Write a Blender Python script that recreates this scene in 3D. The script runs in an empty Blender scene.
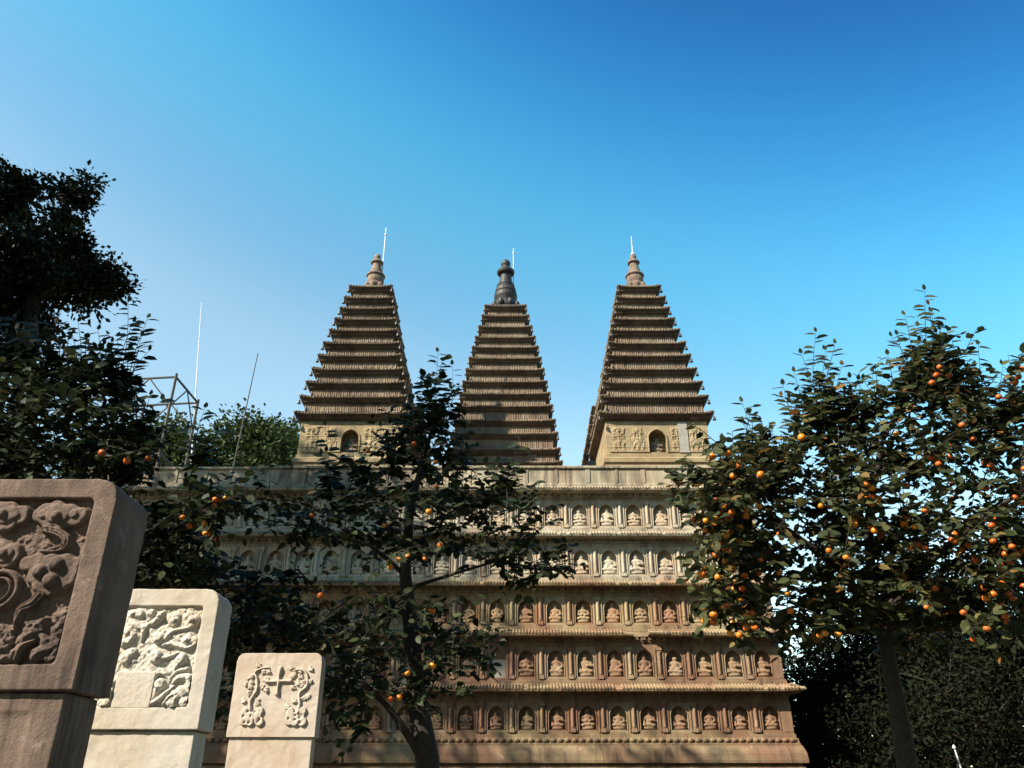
import bpy, bmesh, math, random
import numpy as np
from mathutils import Vector, Matrix

# ------------------------------------------------------------------ camera, sky, sun, exposure
SC = bpy.context.scene
COL = SC.collection
PITCH = math.radians(26.8)
FPX = 800.0
EYE = 1.6
cam_d = bpy.data.cameras.new("camera")
cam_d.sensor_width = 36.0
cam_d.lens = FPX / 1024 * 36
cam_d.clip_start = 0.05
cam_d.clip_end = 4000
cam = bpy.data.objects.new("camera", cam_d)
cam.location = (0, 0, EYE)
cam.rotation_euler = (math.radians(90) + PITCH, 0, 0)
COL.objects.link(cam)
SC.camera = cam

SUN_EL = 39.0
SUN_AZ = 54.0            # degrees from straight behind the camera towards the left
sx = -math.sin(math.radians(SUN_AZ)) * math.cos(math.radians(SUN_EL))
sy = -math.cos(math.radians(SUN_AZ)) * math.cos(math.radians(SUN_EL))
sz = math.sin(math.radians(SUN_EL))
sun_d = bpy.data.lights.new("sun", 'SUN')
sun_d.energy = 4.8
sun_d.angle = math.radians(0.5)
sun_d.color = (1.0, 0.90, 0.745)
sun = bpy.data.objects.new("sun", sun_d)
sun.rotation_euler = Vector((-sx, -sy, -sz)).to_track_quat('-Z', 'Y').to_euler()
sun.location = (-20, -20, 30)
COL.objects.link(sun)

W = bpy.data.worlds.new("World")
SC.world = W
W.use_nodes = True
wn = W.node_tree.nodes
bg = wn['Background']
sky = wn.new('ShaderNodeTexSky')
sky.sky_type = 'NISHITA'
sky.sun_disc = False
sky.sun_elevation = math.radians(SUN_EL)
sky.sun_rotation = math.radians(180 + SUN_AZ)
sky.air_density = 1.0
sky.dust_density = 0.25
sky.ozone_density = 2.0
# the deep autumn blue overhead paling towards the horizon
tc = wn.new('ShaderNodeTexCoord')
sp = wn.new('ShaderNodeSeparateXYZ')
W.node_tree.links.new(tc.outputs['Generated'], sp.inputs[0])
cr = wn.new('ShaderNodeValToRGB')
cr.color_ramp.interpolation = 'B_SPLINE'
el_ = cr.color_ramp.elements
for k_, (p_, c_) in enumerate(((0.0, (0.6, 0.6, 0.46)), (0.25, (0.95, 0.94, 0.72)), (0.40, (1.0, 0.99, 0.75)), (0.50, (0.60, 0.86, 0.73)), (0.64, (0.34, 1.0, 0.89)), (0.76, (0.14, 0.62, 0.79)), (0.87, (0.085, 0.30, 0.52)), (1.0, (0.07, 0.20, 0.38)))):
    e_ = el_[k_] if k_ < 2 else el_.new(p_)
    e_.position = p_
    e_.color = (*c_, 1)
tilt = wn.new('ShaderNodeMath')
tilt.operation = 'MULTIPLY_ADD'
tilt.inputs[1].default_value = 0.29
W.node_tree.links.new(sp.outputs[0], tilt.inputs[0])
W.node_tree.links.new(sp.outputs[2], tilt.inputs[2])
W.node_tree.links.new(tilt.outputs[0], cr.inputs[0])
mu = wn.new('ShaderNodeMix')
mu.data_type = 'RGBA'
mu.blend_type = 'MULTIPLY'
mu.inputs[0].default_value = 1.0
W.node_tree.links.new(sky.outputs[0], mu.inputs[6])
W.node_tree.links.new(cr.outputs[0], mu.inputs[7])
W.node_tree.links.new(mu.outputs[2], bg.inputs[0])
bg.inputs[1].default_value = 0.15
SC.view_settings.view_transform = 'Standard'
SC.view_settings.look = 'None'
SC.view_settings.exposure = 1.35
SC.view_settings.gamma = 1.0
SC.view_settings.use_curve_mapping = False

R = random.Random(7)
NP = np.random.default_rng(7)


def at(u, v, Y):
    """Where the sight line through photo pixel (u, v) meets the real depth Y."""
    s = (384 - v) / FPX
    cp, sp = math.cos(PITCH), math.sin(PITCH)
    dy, dz = cp - s * sp, sp + s * cp
    return Vector(((u - 512) / FPX * Y / dy, Y, EYE + Y * dz / dy))


# ------------------------------------------------------------------ materials
def mat(name, rough=0.85, spec=0.3):
    m = bpy.data.materials.new(name)
    m.use_nodes = True
    nt = m.node_tree
    b = nt.nodes['Principled BSDF']
    b.inputs['Roughness'].default_value = rough
    b.inputs['Specular IOR Level'].default_value = spec
    return m, nt, b


def nnode(nt, t, **k):
    n = nt.nodes.new(t)
    for a, v in k.items():
        if a in n.inputs:
            n.inputs[a].default_value = v
        else:
            setattr(n, a, v)
    return n


def noise(nt, vec, scale, detail=5, rough=0.6):
    n = nt.nodes.new('ShaderNodeTexNoise')
    n.inputs['Scale'].default_value = scale
    n.inputs['Detail'].default_value = detail
    n.inputs['Roughness'].default_value = rough
    if vec is not None:
        nt.links.new(vec, n.inputs['Vector'])
    return n.outputs[0]


def ramp(nt, fac, stops):
    r = nt.nodes.new('ShaderNodeValToRGB')
    e = r.color_ramp.elements
    while len(e) < len(stops):
        e.new(0.5)
    for i, (p, c) in enumerate(stops):
        e[i].position = p
        e[i].color = (*c, 1) if len(c) == 3 else c
    nt.links.new(fac, r.inputs[0])
    return r.outputs[0]


def mix(nt, fac, a, b, mode='MIX'):
    m = nt.nodes.new('ShaderNodeMix')
    m.data_type = 'RGBA'
    m.blend_type = mode
    for sock, v in ((m.inputs[0], fac), (m.inputs[6], a), (m.inputs[7], b)):
        if isinstance(v, (int, float)):
            sock.default_value = v
        elif isinstance(v, tuple):
            sock.default_value = (*v, 1)
        else:
            nt.links.new(v, sock)
    return m.outputs[2]


def bump(nt, bsdf, h, strength, dist):
    b = nt.nodes.new('ShaderNodeBump')
    b.inputs['Strength'].default_value = strength
    b.inputs['Distance'].default_value = dist
    nt.links.new(h, b.inputs['Height'])
    nt.links.new(b.outputs[0], bsdf.inputs['Normal'])


def gray(v):
    return (v, v, v)


def stone_mat(name, main, second, stain, pale, sec=0.52, st=0.6, scale=1.0, bs=0.5, bd=0.02, jitter=0.0, streak=0.5, pit=30, joints=None):
    """Weathered stone: two base tones in patches, dark runs of dirt, pale lime marks, grain."""
    main, second, stain, pale = (tuple(0.80 * x for x in q) for q in (main, second, stain, pale))
    m, nt, b = mat(name, 0.9, 0.2)
    geo = nt.nodes.new('ShaderNodeNewGeometry')
    pos = geo.outputs['Position']
    n1 = noise(nt, pos, 1.1 * scale, 4)
    f1 = ramp(nt, n1, [(sec - 0.09, gray(0)), (sec + 0.09, gray(1))])
    col = mix(nt, f1, main, second)
    if jitter:
        oi = nt.nodes.new('ShaderNodeObjectInfo')
        fj = ramp(nt, oi.outputs['Random'], [(0.50, gray(0)), (0.62, gray(0.5 * jitter)), (0.85, gray(0.9 * jitter)), (1.0, gray(jitter))])
        col = mix(nt, fj, col, second)
        fp = ramp(nt, oi.outputs['Random'], [(0.0, gray(0.6 * jitter)), (0.12, gray(0.4 * jitter)), (0.22, gray(0))])
        col = mix(nt, fp, col, pale)
    n5 = noise(nt, pos, 6 * scale, 6, 0.7)
    col = mix(nt, ramp(nt, n5, [(0.3, gray(0.55)), (0.7, gray(0))]), col, tuple(0.55 * c for c in main))
    # runs of dirt down the face
    mp = nt.nodes.new('ShaderNodeMapping')
    mp.inputs['Scale'].default_value = (7, 7, 0.7)
    nt.links.new(pos, mp.inputs[0])
    n2 = noise(nt, mp.outputs[0], 0.9 * scale, 5, 0.65)
    n3 = noise(nt, pos, 0.55 * scale, 3)
    mm = nt.nodes.new('ShaderNodeMath')
    mm.operation = 'MULTIPLY'
    nt.links.new(ramp(nt, n2, [(st - 0.1, gray(0)), (st + 0.12, gray(1))]), mm.inputs[0])
    nt.links.new(ramp(nt, n3, [(0.38, gray(0.25)), (0.62, gray(1))]), mm.inputs[1])
    ms = nt.nodes.new('ShaderNodeMath')
    ms.operation = 'MULTIPLY'
    ms.inputs[1].default_value = streak
    nt.links.new(mm.outputs[0], ms.inputs[0])
    col = mix(nt, ms.outputs[0], col, stain)
    n4 = noise(nt, pos, 2.3 * scale, 6, 0.75)
    col = mix(nt, ramp(nt, n4, [(0.60, gray(0)), (0.70, gray(0.7))]), col, pale)
    if joints:
        sp_ = nt.nodes.new('ShaderNodeSeparateXYZ')
        nt.links.new(pos, sp_.inputs[0])
        ad = nt.nodes.new('ShaderNodeMath')
        ad.operation = 'ADD'
        nt.links.new(sp_.outputs[0], ad.inputs[0])
        nt.links.new(sp_.outputs[1], ad.inputs[1])
        cb = nt.nodes.new('ShaderNodeCombineXYZ')
        nt.links.new(ad.outputs[0], cb.inputs[0])
        nt.links.new(sp_.outputs[2], cb.inputs[1])
        bt = nt.nodes.new('ShaderNodeTexBrick')
        bt.inputs['Scale'].default_value = 1.0
        bt.inputs['Brick Width'].default_value = joints[0]
        bt.inputs['Row Height'].default_value = joints[1]
        bt.inputs['Mortar Size'].default_value = 0.007
        bt.inputs['Color1'].default_value = (1.0, 1.0, 1.0, 1)
        bt.inputs['Color2'].default_value = (0.72, 0.70, 0.68, 1)
        bt.inputs['Mortar'].default_value = (0.30, 0.27, 0.24, 1)
        nt.links.new(cb.outputs[0], bt.inputs['Vector'])
        col = mix(nt, 0.75, col, bt.outputs[0], 'MULTIPLY')
    nt.links.new(col, b.inputs['Base Color'])
    h = mix(nt, 0.5, noise(nt, pos, pit, 6, 0.7), noise(nt, pos, pit * 0.25, 4))
    bump(nt, b, h, bs, bd)
    return m


M = {}
CREAM = (0.50, 0.385, 0.235)
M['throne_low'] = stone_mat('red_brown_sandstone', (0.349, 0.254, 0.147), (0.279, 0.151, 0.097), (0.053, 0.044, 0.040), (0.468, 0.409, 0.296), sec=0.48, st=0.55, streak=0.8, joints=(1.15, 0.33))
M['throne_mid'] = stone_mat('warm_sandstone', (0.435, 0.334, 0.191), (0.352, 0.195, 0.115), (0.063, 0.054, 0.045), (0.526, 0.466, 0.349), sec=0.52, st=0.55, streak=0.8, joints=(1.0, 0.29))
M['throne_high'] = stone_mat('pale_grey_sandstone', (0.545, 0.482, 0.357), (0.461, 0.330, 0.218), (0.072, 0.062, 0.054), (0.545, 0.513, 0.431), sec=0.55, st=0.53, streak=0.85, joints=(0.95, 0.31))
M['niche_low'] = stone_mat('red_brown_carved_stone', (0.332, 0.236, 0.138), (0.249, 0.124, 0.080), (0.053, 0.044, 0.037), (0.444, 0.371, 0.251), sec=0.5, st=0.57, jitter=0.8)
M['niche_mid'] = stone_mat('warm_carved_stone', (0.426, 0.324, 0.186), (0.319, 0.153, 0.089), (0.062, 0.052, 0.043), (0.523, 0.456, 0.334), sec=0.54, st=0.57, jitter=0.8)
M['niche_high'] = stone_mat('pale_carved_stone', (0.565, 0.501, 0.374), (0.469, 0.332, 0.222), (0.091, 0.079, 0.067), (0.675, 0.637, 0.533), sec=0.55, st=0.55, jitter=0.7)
M['parapet'] = stone_mat('stained_parapet_stone', (0.526, 0.462, 0.333), (0.447, 0.336, 0.220), (0.067, 0.059, 0.051), (0.530, 0.492, 0.401), sec=0.55, st=0.50, streak=0.95, joints=(1.3, 0.6))
M['pagoda_wall'] = stone_mat('yellow_sandstone', (0.463, 0.366, 0.214), (0.372, 0.269, 0.156), (0.111, 0.089, 0.068), (0.527, 0.459, 0.313), sec=0.55, st=0.57, streak=0.7, pit=12, bd=0.03, joints=(0.62, 0.29))
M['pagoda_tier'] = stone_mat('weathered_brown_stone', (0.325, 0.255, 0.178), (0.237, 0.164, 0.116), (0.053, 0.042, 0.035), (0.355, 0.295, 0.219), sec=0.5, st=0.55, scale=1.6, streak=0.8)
M['pagoda_eave'] = stone_mat('stained_shaded_eave_stone', (0.155, 0.112, 0.075), (0.108, 0.072, 0.051), (0.038, 0.032, 0.029), (0.282, 0.220, 0.156), sec=0.5, st=0.5, scale=1.6, streak=0.8)  # stained brown stone, darkened further to deepen the shade below the lit edges
M['finial'] = stone_mat('carved_finial_stone', (0.320, 0.244, 0.185), (0.209, 0.147, 0.114), (0.062, 0.049, 0.042), (0.399, 0.353, 0.294), sec=0.5, st=0.55, scale=2.5, streak=0.8)
M['grey_slab'] = stone_mat('grey_repair_slab', (0.40, 0.38, 0.35), (0.36, 0.33, 0.28), (0.15, 0.14, 0.12), (0.5, 0.49, 0.46), st=0.62)  # plain grey stone of the repair slabs
M['brown_marble'] = stone_mat('brown_weathered_marble', (0.25, 0.182, 0.147), (0.175, 0.123, 0.101), (0.04, 0.030, 0.026), (0.36, 0.30, 0.26), sec=0.5, st=0.52, scale=2.6, bs=0.6, bd=0.010, streak=0.85, pit=110)


def marble(name, main, warm):
    m, nt, b = mat(name, 0.75, 0.3)
    geo = nt.nodes.new('ShaderNodeNewGeometry')
    pos = geo.outputs['Position']
    n1 = noise(nt, pos, 2.0, 5, 0.6)
    col = mix(nt, ramp(nt, n1, [(0.42, gray(0)), (0.66, gray(1))]), main, warm)
    mp = nt.nodes.new('ShaderNodeMapping')
    mp.inputs['Scale'].default_value = (9, 9, 1.3)
    mp.inputs['Rotation'].default_value = (0, 0.12, 0)
    nt.links.new(pos, mp.inputs[0])
    n2 = noise(nt, mp.outputs[0], 1.2, 6, 0.7)
    col = mix(nt, ramp(nt, n2, [(0.56, gray(0)), (0.74, gray(0.75))]), col, (0.28, 0.18, 0.10))
    n3 = noise(nt, pos, 5.0, 7, 0.75)
    col = mix(nt, ramp(nt, n3, [(0.60, gray(0)), (0.76, gray(0.6))]), col, (0.17, 0.145, 0.115))
    nt.links.new(col, b.inputs['Base Color'])
    h = mix(nt, 0.6, noise(nt, pos, 90, 5, 0.7), noise(nt, pos, 14, 4))
    bump(nt, b, h, 0.7, 0.006)
    return m


M['marble'] = marble('white_marble', (0.43, 0.395, 0.345), (0.39, 0.33, 0.25))
M['marble_warm'] = marble('cream_marble', (0.42, 0.36, 0.30), (0.37, 0.285, 0.215))


def plain(name, col, rough=0.6, metal=0.0, nscale=12, var=0.35):
    m, nt, b = mat(name, rough, 0.4)
    b.inputs['Metallic'].default_value = metal
    geo = nt.nodes.new('ShaderNodeNewGeometry')
    n = noise(nt, geo.outputs['Position'], nscale, 5, 0.65)
    c = mix(nt, ramp(nt, n, [(0.35, gray(0)), (0.7, gray(1))]), col, tuple(x * (1 - var) for x in col))
    nt.links.new(c, b.inputs['Base Color'])
    bump(nt, b, n, 0.2, 0.01)
    return m


M['bronze'] = plain('blackened_bronze', (0.022, 0.02, 0.02), 0.6, 0.0, 8, 0.5)
M['steel'] = plain('rusty_dark_steel', (0.05, 0.04, 0.036), 0.6, 0.2, 6, 0.5)
M['white_paint'] = plain('white_paint', (0.62, 0.62, 0.62), 0.5)
M['bell'] = plain('dark_bell_bronze', (0.05, 0.045, 0.04), 0.5, 0.4)
M['bark'] = plain('dark_persimmon_bark', (0.035, 0.027, 0.022), 0.95, 0, 25, 0.6)
M['bark_warm'] = plain('brown_persimmon_bark', (0.085, 0.06, 0.045), 0.95, 0, 25, 0.6)
M['calyx'] = plain('dry_green_calyx', (0.12, 0.10, 0.035), 0.8)


def leaf_mat(name, stops, rough=0.55, spec=0.16, trans=0.12, under=(0.75, 0.85, 0.8)):
    m, nt, b = mat(name, rough, spec)
    a = nt.nodes.new('ShaderNodeAttribute')
    a.attribute_name = 'tone'
    col = ramp(nt, a.outputs['Fac'], stops)
    geo = nt.nodes.new('ShaderNodeNewGeometry')
    n = noise(nt, geo.outputs['Position'], 40, 3)
    col = mix(nt, ramp(nt, n, [(0.3, gray(0.5)), (0.7, gray(0))]), col, (0.012, 0.016, 0.008))
    nt.links.new(col, b.inputs['Base Color'])
    tr = nt.nodes.new('ShaderNodeBsdfTranslucent')
    nt.links.new(col, tr.inputs[0])
    ms = nt.nodes.new('ShaderNodeMixShader')
    ms.inputs[0].default_value = trans
    nt.links.new(b.outputs[0], ms.inputs[1])
    nt.links.new(tr.outputs[0], ms.inputs[2])
    nt.links.new(ms.outputs[0], nt.nodes['Material Output'].inputs[0])
    return m


G0, G1, G2 = (0.012, 0.020, 0.009), (0.022, 0.034, 0.012), (0.042, 0.056, 0.018)
M['leaf_dark'] = leaf_mat('shaded_persimmon_leaf', [(0, (0.014, 0.020, 0.010)), (0.55, (0.030, 0.044, 0.017)), (0.9, (0.062, 0.078, 0.026)), (1.0, (0.11, 0.055, 0.02))], trans=0.22)  # leaf colour darkened to stand for shade on the centre and left trees
M['leaf_mid'] = leaf_mat('persimmon_leaf', [(0, (0.018, 0.026, 0.012)), (0.35, (0.045, 0.058, 0.022)), (0.7, (0.095, 0.098, 0.036)), (0.84, (0.17, 0.125, 0.036)), (0.95, (0.24, 0.085, 0.022)), (1.0, (0.20, 0.05, 0.015))], trans=0.28)  # lighter copy for the sunlit right tree; orange tones are autumn leaves
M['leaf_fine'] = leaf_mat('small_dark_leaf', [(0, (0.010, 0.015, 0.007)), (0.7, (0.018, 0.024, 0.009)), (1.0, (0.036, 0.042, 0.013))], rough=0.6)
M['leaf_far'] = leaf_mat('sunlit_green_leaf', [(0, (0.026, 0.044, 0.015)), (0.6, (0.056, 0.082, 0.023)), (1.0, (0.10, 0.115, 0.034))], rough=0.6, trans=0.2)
M['leaf_back'] = leaf_mat('shaded_green_leaf', [(0, (0.006, 0.009, 0.004)), (0.7, (0.010, 0.013, 0.006)), (0.93, (0.022, 0.022, 0.009)), (1.0, (0.07, 0.035, 0.015))], rough=0.85, spec=0.06)  # greens lowered to near black in place of shade on the trees


def fruit_mat():
    m, nt, b = mat('orange_persimmon_skin', 0.35, 0.5)
    oi = nt.nodes.new('ShaderNodeObjectInfo')
    col = ramp(nt, oi.outputs['Random'], [(0, (0.64, 0.25, 0.014)), (0.4, (0.60, 0.16, 0.010)), (0.75, (0.50, 0.085, 0.008)), (1, (0.24, 0.028, 0.01))])
    geo = nt.nodes.new('ShaderNodeNewGeometry')
    n = noise(nt, geo.outputs['Position'], 22, 4)
    col = mix(nt, ramp(nt, n, [(0.35, gray(0.45)), (0.65, gray(0))]), col, (0.62, 0.22, 0.02))
    nt.links.new(col, b.inputs['Base Color'])
    b.inputs['Subsurface Weight'].default_value = 0.0
    return m


M['fruit'] = fruit_mat()


def ground_mat(name, a, c, sc, bd):
    m, nt, b = mat(name, 0.95, 0.2)
    geo = nt.nodes.new('ShaderNodeNewGeometry')
    pos = geo.outputs['Position']
    n = noise(nt, pos, sc, 8, 0.7)
    nt.links.new(mix(nt, ramp(nt, n, [(0.35, gray(0)), (0.65, gray(1))]), a, c), b.inputs['Base Color'])
    bump(nt, b, noise(nt, pos, sc * 12, 6, 0.7), 0.6, bd)
    return m


def paving_mat():
    m, nt, b = mat('grey_stone_paving', 0.9, 0.2)
    geo = nt.nodes.new('ShaderNodeNewGeometry')
    br = nt.nodes.new('ShaderNodeTexBrick')
    br.inputs['Scale'].default_value = 1.0
    br.inputs['Brick Width'].default_value = 0.8
    br.inputs['Row Height'].default_value = 0.4
    br.inputs['Mortar Size'].default_value = 0.008
    br.inputs['Color1'].default_value = (0.16, 0.15, 0.13, 1)
    br.inputs['Color2'].default_value = (0.12, 0.115, 0.10, 1)
    br.inputs['Mortar'].default_value = (0.06, 0.055, 0.05, 1)
    nt.links.new(geo.outputs['Position'], br.inputs['Vector'])
    n = noise(nt, geo.outputs['Position'], 3, 6, 0.7)
    c = mix(nt, ramp(nt, n, [(0.4, gray(0)), (0.7, gray(0.6))]), br.outputs[0], (0.11, 0.10, 0.085))
    nt.links.new(c, b.inputs['Base Color'])
    bump(nt, b, noise(nt, geo.outputs['Position'], 30, 5), 0.4, 0.01)
    return m


# ------------------------------------------------------------------ mesh helpers
class MB:
    def __init__(self):
        self.v, self.f = [], []

    def add(self, vs, fs):
        o = len(self.v)
        self.v += [tuple(p) for p in vs]
        self.f += [tuple(i + o for i in f) for f in fs]
        return self

    def box(self, x0, x1, y0, y1, z0, z1):
        vs = [(x, y, z) for z in (z0, z1) for y in (y0, y1) for x in (x0, x1)]
        return self.add(vs, [(0, 2, 3, 1), (4, 5, 7, 6), (0, 1, 5, 4), (1, 3, 7, 5), (3, 2, 6, 7), (2, 0, 4, 6)])

    def tube(self, pts, rad, seg=6, cap=True):
        pts = [Vector(p) for p in pts]
        if not hasattr(rad, '__len__'):
            rad = [rad] * len(pts)
        rings, ref = [], None
        for i, p in enumerate(pts):
            d = (pts[min(i + 1, len(pts) - 1)] - pts[max(i - 1, 0)])
            if d.length < 1e-9:
                d = Vector((0, 0, 1))
            d.normalize()
            if ref is None:
                ref = d.orthogonal().normalized()
            ref = (ref - d * ref.dot(d))
            ref = ref.normalized() if ref.length > 1e-6 else d.orthogonal().normalized()
            s = d.cross(ref)
            rings.append([p + (ref * math.cos(a) + s * math.sin(a)) * rad[i] for a in [2 * math.pi * k / seg for k in range(seg)]])
        vs = [q for r in rings for q in r]
        fs = []
        for i in range(len(pts) - 1):
            for k in range(seg):
                a, b = i * seg + k, i * seg + (k + 1) % seg
                fs.append((a, b, b + seg, a + seg))
        if cap:
            fs.append(tuple(range(seg))[::-1])
            fs.append(tuple((len(pts) - 1) * seg + k for k in range(seg)))
        return self.add(vs, fs)

    def lathe(self, prof, c=(0, 0, 0), seg=20):
        vs, fs = [], []
        for r, z in prof:
            for k in range(seg):
                a = 2 * math.pi * k / seg
                vs.append((c[0] + r * math.cos(a), c[1] + r * math.sin(a), c[2] + z))
        for i in range(len(prof) - 1):
            for k in range(seg):
                a, b = i * seg + k, i * seg + (k + 1) % seg
                fs.append((a, b, b + seg, a + seg))
        fs.append(tuple(range(seg))[::-1])
        fs.append(tuple((len(prof) - 1) * seg + k for k in range(seg)))
        return self.add(vs, fs)

    def ell(self, c, r, nu=12, nv=8):
        prof = [(math.sin(math.pi * (j + 0.02) / (nv + 0.04)), -math.cos(math.pi * (j + 0.02) / (nv + 0.04))) for j in range(nv + 1)]
        vs, fs = [], []
        for rr, z in prof:
            for k in range(nu):
                a = 2 * math.pi * k / nu
                vs.append((c[0] + r[0] * rr * math.cos(a), c[1] + r[1] * rr * math.sin(a), c[2] + r[2] * z))
        for i in range(nv):
            for k in range(nu):
                a, b = i * nu + k, i * nu + (k + 1) % nu
                fs.append((a, b, b + nu, a + nu))
        fs.append(tuple(range(nu))[::-1])
        fs.append(tuple(nv * nu + k for k in range(nu)))
        return self.add(vs, fs)

    def loft_rect(self, rect, prof, lift=0.0, lift_len=0.35, cut=()):
        """Shell round a rectangle: prof = [(offset outwards, z, lift share)...], closed top and bottom."""
        x0, x1, y0, y1 = rect
        rings = []
        for p in prof:
            o, z = p[0], p[1]
            ls = p[2] if len(p) > 2 else 0
            a0, a1, b0, b1 = x0 - o, x1 + o, y0 - o, y1 + o
            ring = []
            cs = [(a0, b0), (a1, b0), (a1, b1), (a0, b1)]
            for i in range(4):
                p0, p1 = Vector(cs[i]), Vector(cs[(i + 1) % 4])
                L = (p1 - p0).length
                d = (p1 - p0) / L
                ll = min(lift_len, L * 0.45)
                for t, h in ((0, 1), (ll * 0.35, 0.4), (ll * 0.7, 0.1), (ll, 0), (L - ll, 0), (L - ll * 0.7, 0.1), (L - ll * 0.35, 0.4)):
                    q = p0 + d * t
                    ring.append((q.x, q.y, z + lift * ls * h))
            rings.append(ring)
        n = len(rings[0])
        vs = [q for r in rings for q in r]
        fs = []
        for i in range(len(rings) - 1):
            for k in range(n):
                a, b = i * n + k, i * n + (k + 1) % n
                fs.append((a, b, b + n, a + n))
        fs.append(tuple(range(n))[::-1])
        fs.append(tuple((len(rings) - 1) * n + k for k in range(n)))
        return self.add(vs, fs)

    def mesh(self, name, smooth=False):
        me = bpy.data.meshes.new(name)
        me.from_pydata(self.v, [], self.f)
        if smooth:
            me.polygons.foreach_set('use_smooth', [True] * len(me.polygons))
        me.update()
        return me


def link(name, me, m=None, parent=None, loc=None):
    o = bpy.data.objects.new(name, me)
    COL.objects.link(o)
    if m is not None and len(me.materials) == 0:
        me.materials.append(m)
    if parent is not None:
        o.parent = parent
    if loc is not None:
        o.location = loc
    return o


def obj(name, mb, m, parent=None, loc=None, smooth=False, bevel=0.0, seg=2):
    o = link(name, mb.mesh(name, smooth), m, parent, loc)
    if bevel:
        b = o.modifiers.new('bevel', 'BEVEL')
        b.width = bevel
        b.segments = seg
        b.limit_method = 'ANGLE'
        b.angle_limit = math.radians(40)
    return o


def thing(name, label, cat, loc=(0, 0, 0), group=None):
    o = bpy.data.objects.new(name, None)
    o.empty_display_size = 0.3
    COL.objects.link(o)
    o.location = loc
    tag(o, label, cat, group)
    return o


def tag(o, label, cat, group=None, kind=None):
    o['label'] = label
    o['category'] = cat
    if group:
        o['group'] = group
    if kind:
        o['kind'] = kind
    return o


def remeshed(mb, name, voxel, smooth_it=2):
    o = link('carving_form', mb.mesh('carving_form'))
    r = o.modifiers.new('remesh', 'REMESH')
    r.mode = 'VOXEL'
    r.voxel_size = voxel
    if smooth_it:
        s = o.modifiers.new('smooth', 'SMOOTH')
        s.iterations = smooth_it
        s.factor = 0.5
    dg = bpy.context.evaluated_depsgraph_get()
    me = bpy.data.meshes.new_from_object(o.evaluated_get(dg))
    me.name = name
    bpy.data.objects.remove(o)
    me.polygons.foreach_set('use_smooth', [True] * len(me.polygons))
    return me


# ---- carved relief: a grid of real geometry raised by shapes
def sd_poly(X, Z, pts, rads):
    """distance outside a polyline of changing half-width; negative inside (scaled by radius)"""
    best = np.full(X.shape, 1e9)
    if len(pts) > 2:
        P_, R_ = [], []
        n_ = len(pts)
        for i in range(n_ - 1):
            q = [pts[max(i - 1, 0)], pts[i], pts[i + 1], pts[min(i + 2, n_ - 1)]]
            for t in (0, .25, .5, .75):
                P_.append(tuple(.5 * (2 * q[1][c] + (q[2][c] - q[0][c]) * t + (2 * q[0][c] - 5 * q[1][c] + 4 * q[2][c] - q[3][c]) * t * t + (3 * q[1][c] - q[0][c] - 3 * q[2][c] + q[3][c]) * t ** 3) for c in (0, 1)))
                R_.append(rads[i] + (rads[i + 1] - rads[i]) * t)
        pts, rads = P_ + [pts[-1]], R_ + [rads[-1]]
    for (a, b, ra, rb) in zip(pts[:-1], pts[1:], rads[:-1], rads[1:]):
        ax, az = a
        dx, dz = b[0] - ax, b[1] - az
        L = dx * dx + dz * dz + 1e-12
        t = np.clip(((X - ax) * dx + (Z - az) * dz) / L, 0, 1)
        d = np.hypot(X - ax - t * dx, Z - az - t * dz) - (ra + (rb - ra) * t)
        best = np.minimum(best, d)
    return best


def dome(d, r, h):
    """rounded hump for a signed distance d (negative inside), reaching h at depth r"""
    t = np.clip(-d / r, 0, 1)
    return h * np.sqrt(1 - (1 - t) ** 2)


def relief_mesh(name, x0, x1, z0, z1, step, fn, rough=0.003, seed=1, border=0.0):
    nx, nz = int((x1 - x0) / step) + 1, int((z1 - z0) / step) + 1
    xs, zs = np.linspace(x0, x1, nx), np.linspace(z0, z1, nz)
    X, Z = np.meshgrid(xs, zs)
    H = fn(X, Z)
    rg = np.random.default_rng(seed)
    nse = rg.normal(size=H.shape)
    for _ in range(2):
        nse = (nse + np.roll(nse, 1, 0) + np.roll(nse, -1, 0) + np.roll(nse, 1, 1) + np.roll(nse, -1, 1)) / 5
    H = H + nse * rough
    vs = np.stack([X, -H, Z], -1).reshape(-1, 3)
    i, j = np.meshgrid(np.arange(nz - 1), np.arange(nx - 1), indexing='ij')
    a = (i * nx + j).ravel()
    q = np.stack([a, a + 1, a + nx + 1, a + nx], 1)
    return np_mesh(name, vs, [(q, 4)], smooth=True)


def np_mesh(name, verts, groups, smooth=False, tone=None):
    me = bpy.data.meshes.new(name)
    me.vertices.add(len(verts))
    me.vertices.foreach_set('co', np.asarray(verts, np.float32).ravel())
    idx = np.concatenate([g.ravel() for g, k in groups]).astype(np.int32)
    tot = np.concatenate([np.full(len(g), k) for g, k in groups]).astype(np.int32)
    st = np.concatenate([[0], np.cumsum(tot)[:-1]]).astype(np.int32)
    me.loops.add(len(idx))
    me.loops.foreach_set('vertex_index', idx)
    me.polygons.add(len(tot))
    me.polygons.foreach_set('loop_start', st)
    me.polygons.foreach_set('loop_total', tot)
    if smooth:
        me.polygons.foreach_set('use_smooth', np.ones(len(tot), bool))
    if tone is not None:
        at_ = me.attributes.new('tone', 'FLOAT', 'POINT')
        at_.data.foreach_set('value', np.asarray(tone, np.float32))
    me.update(calc_edges=True)
    me.validate()
    return me


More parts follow.
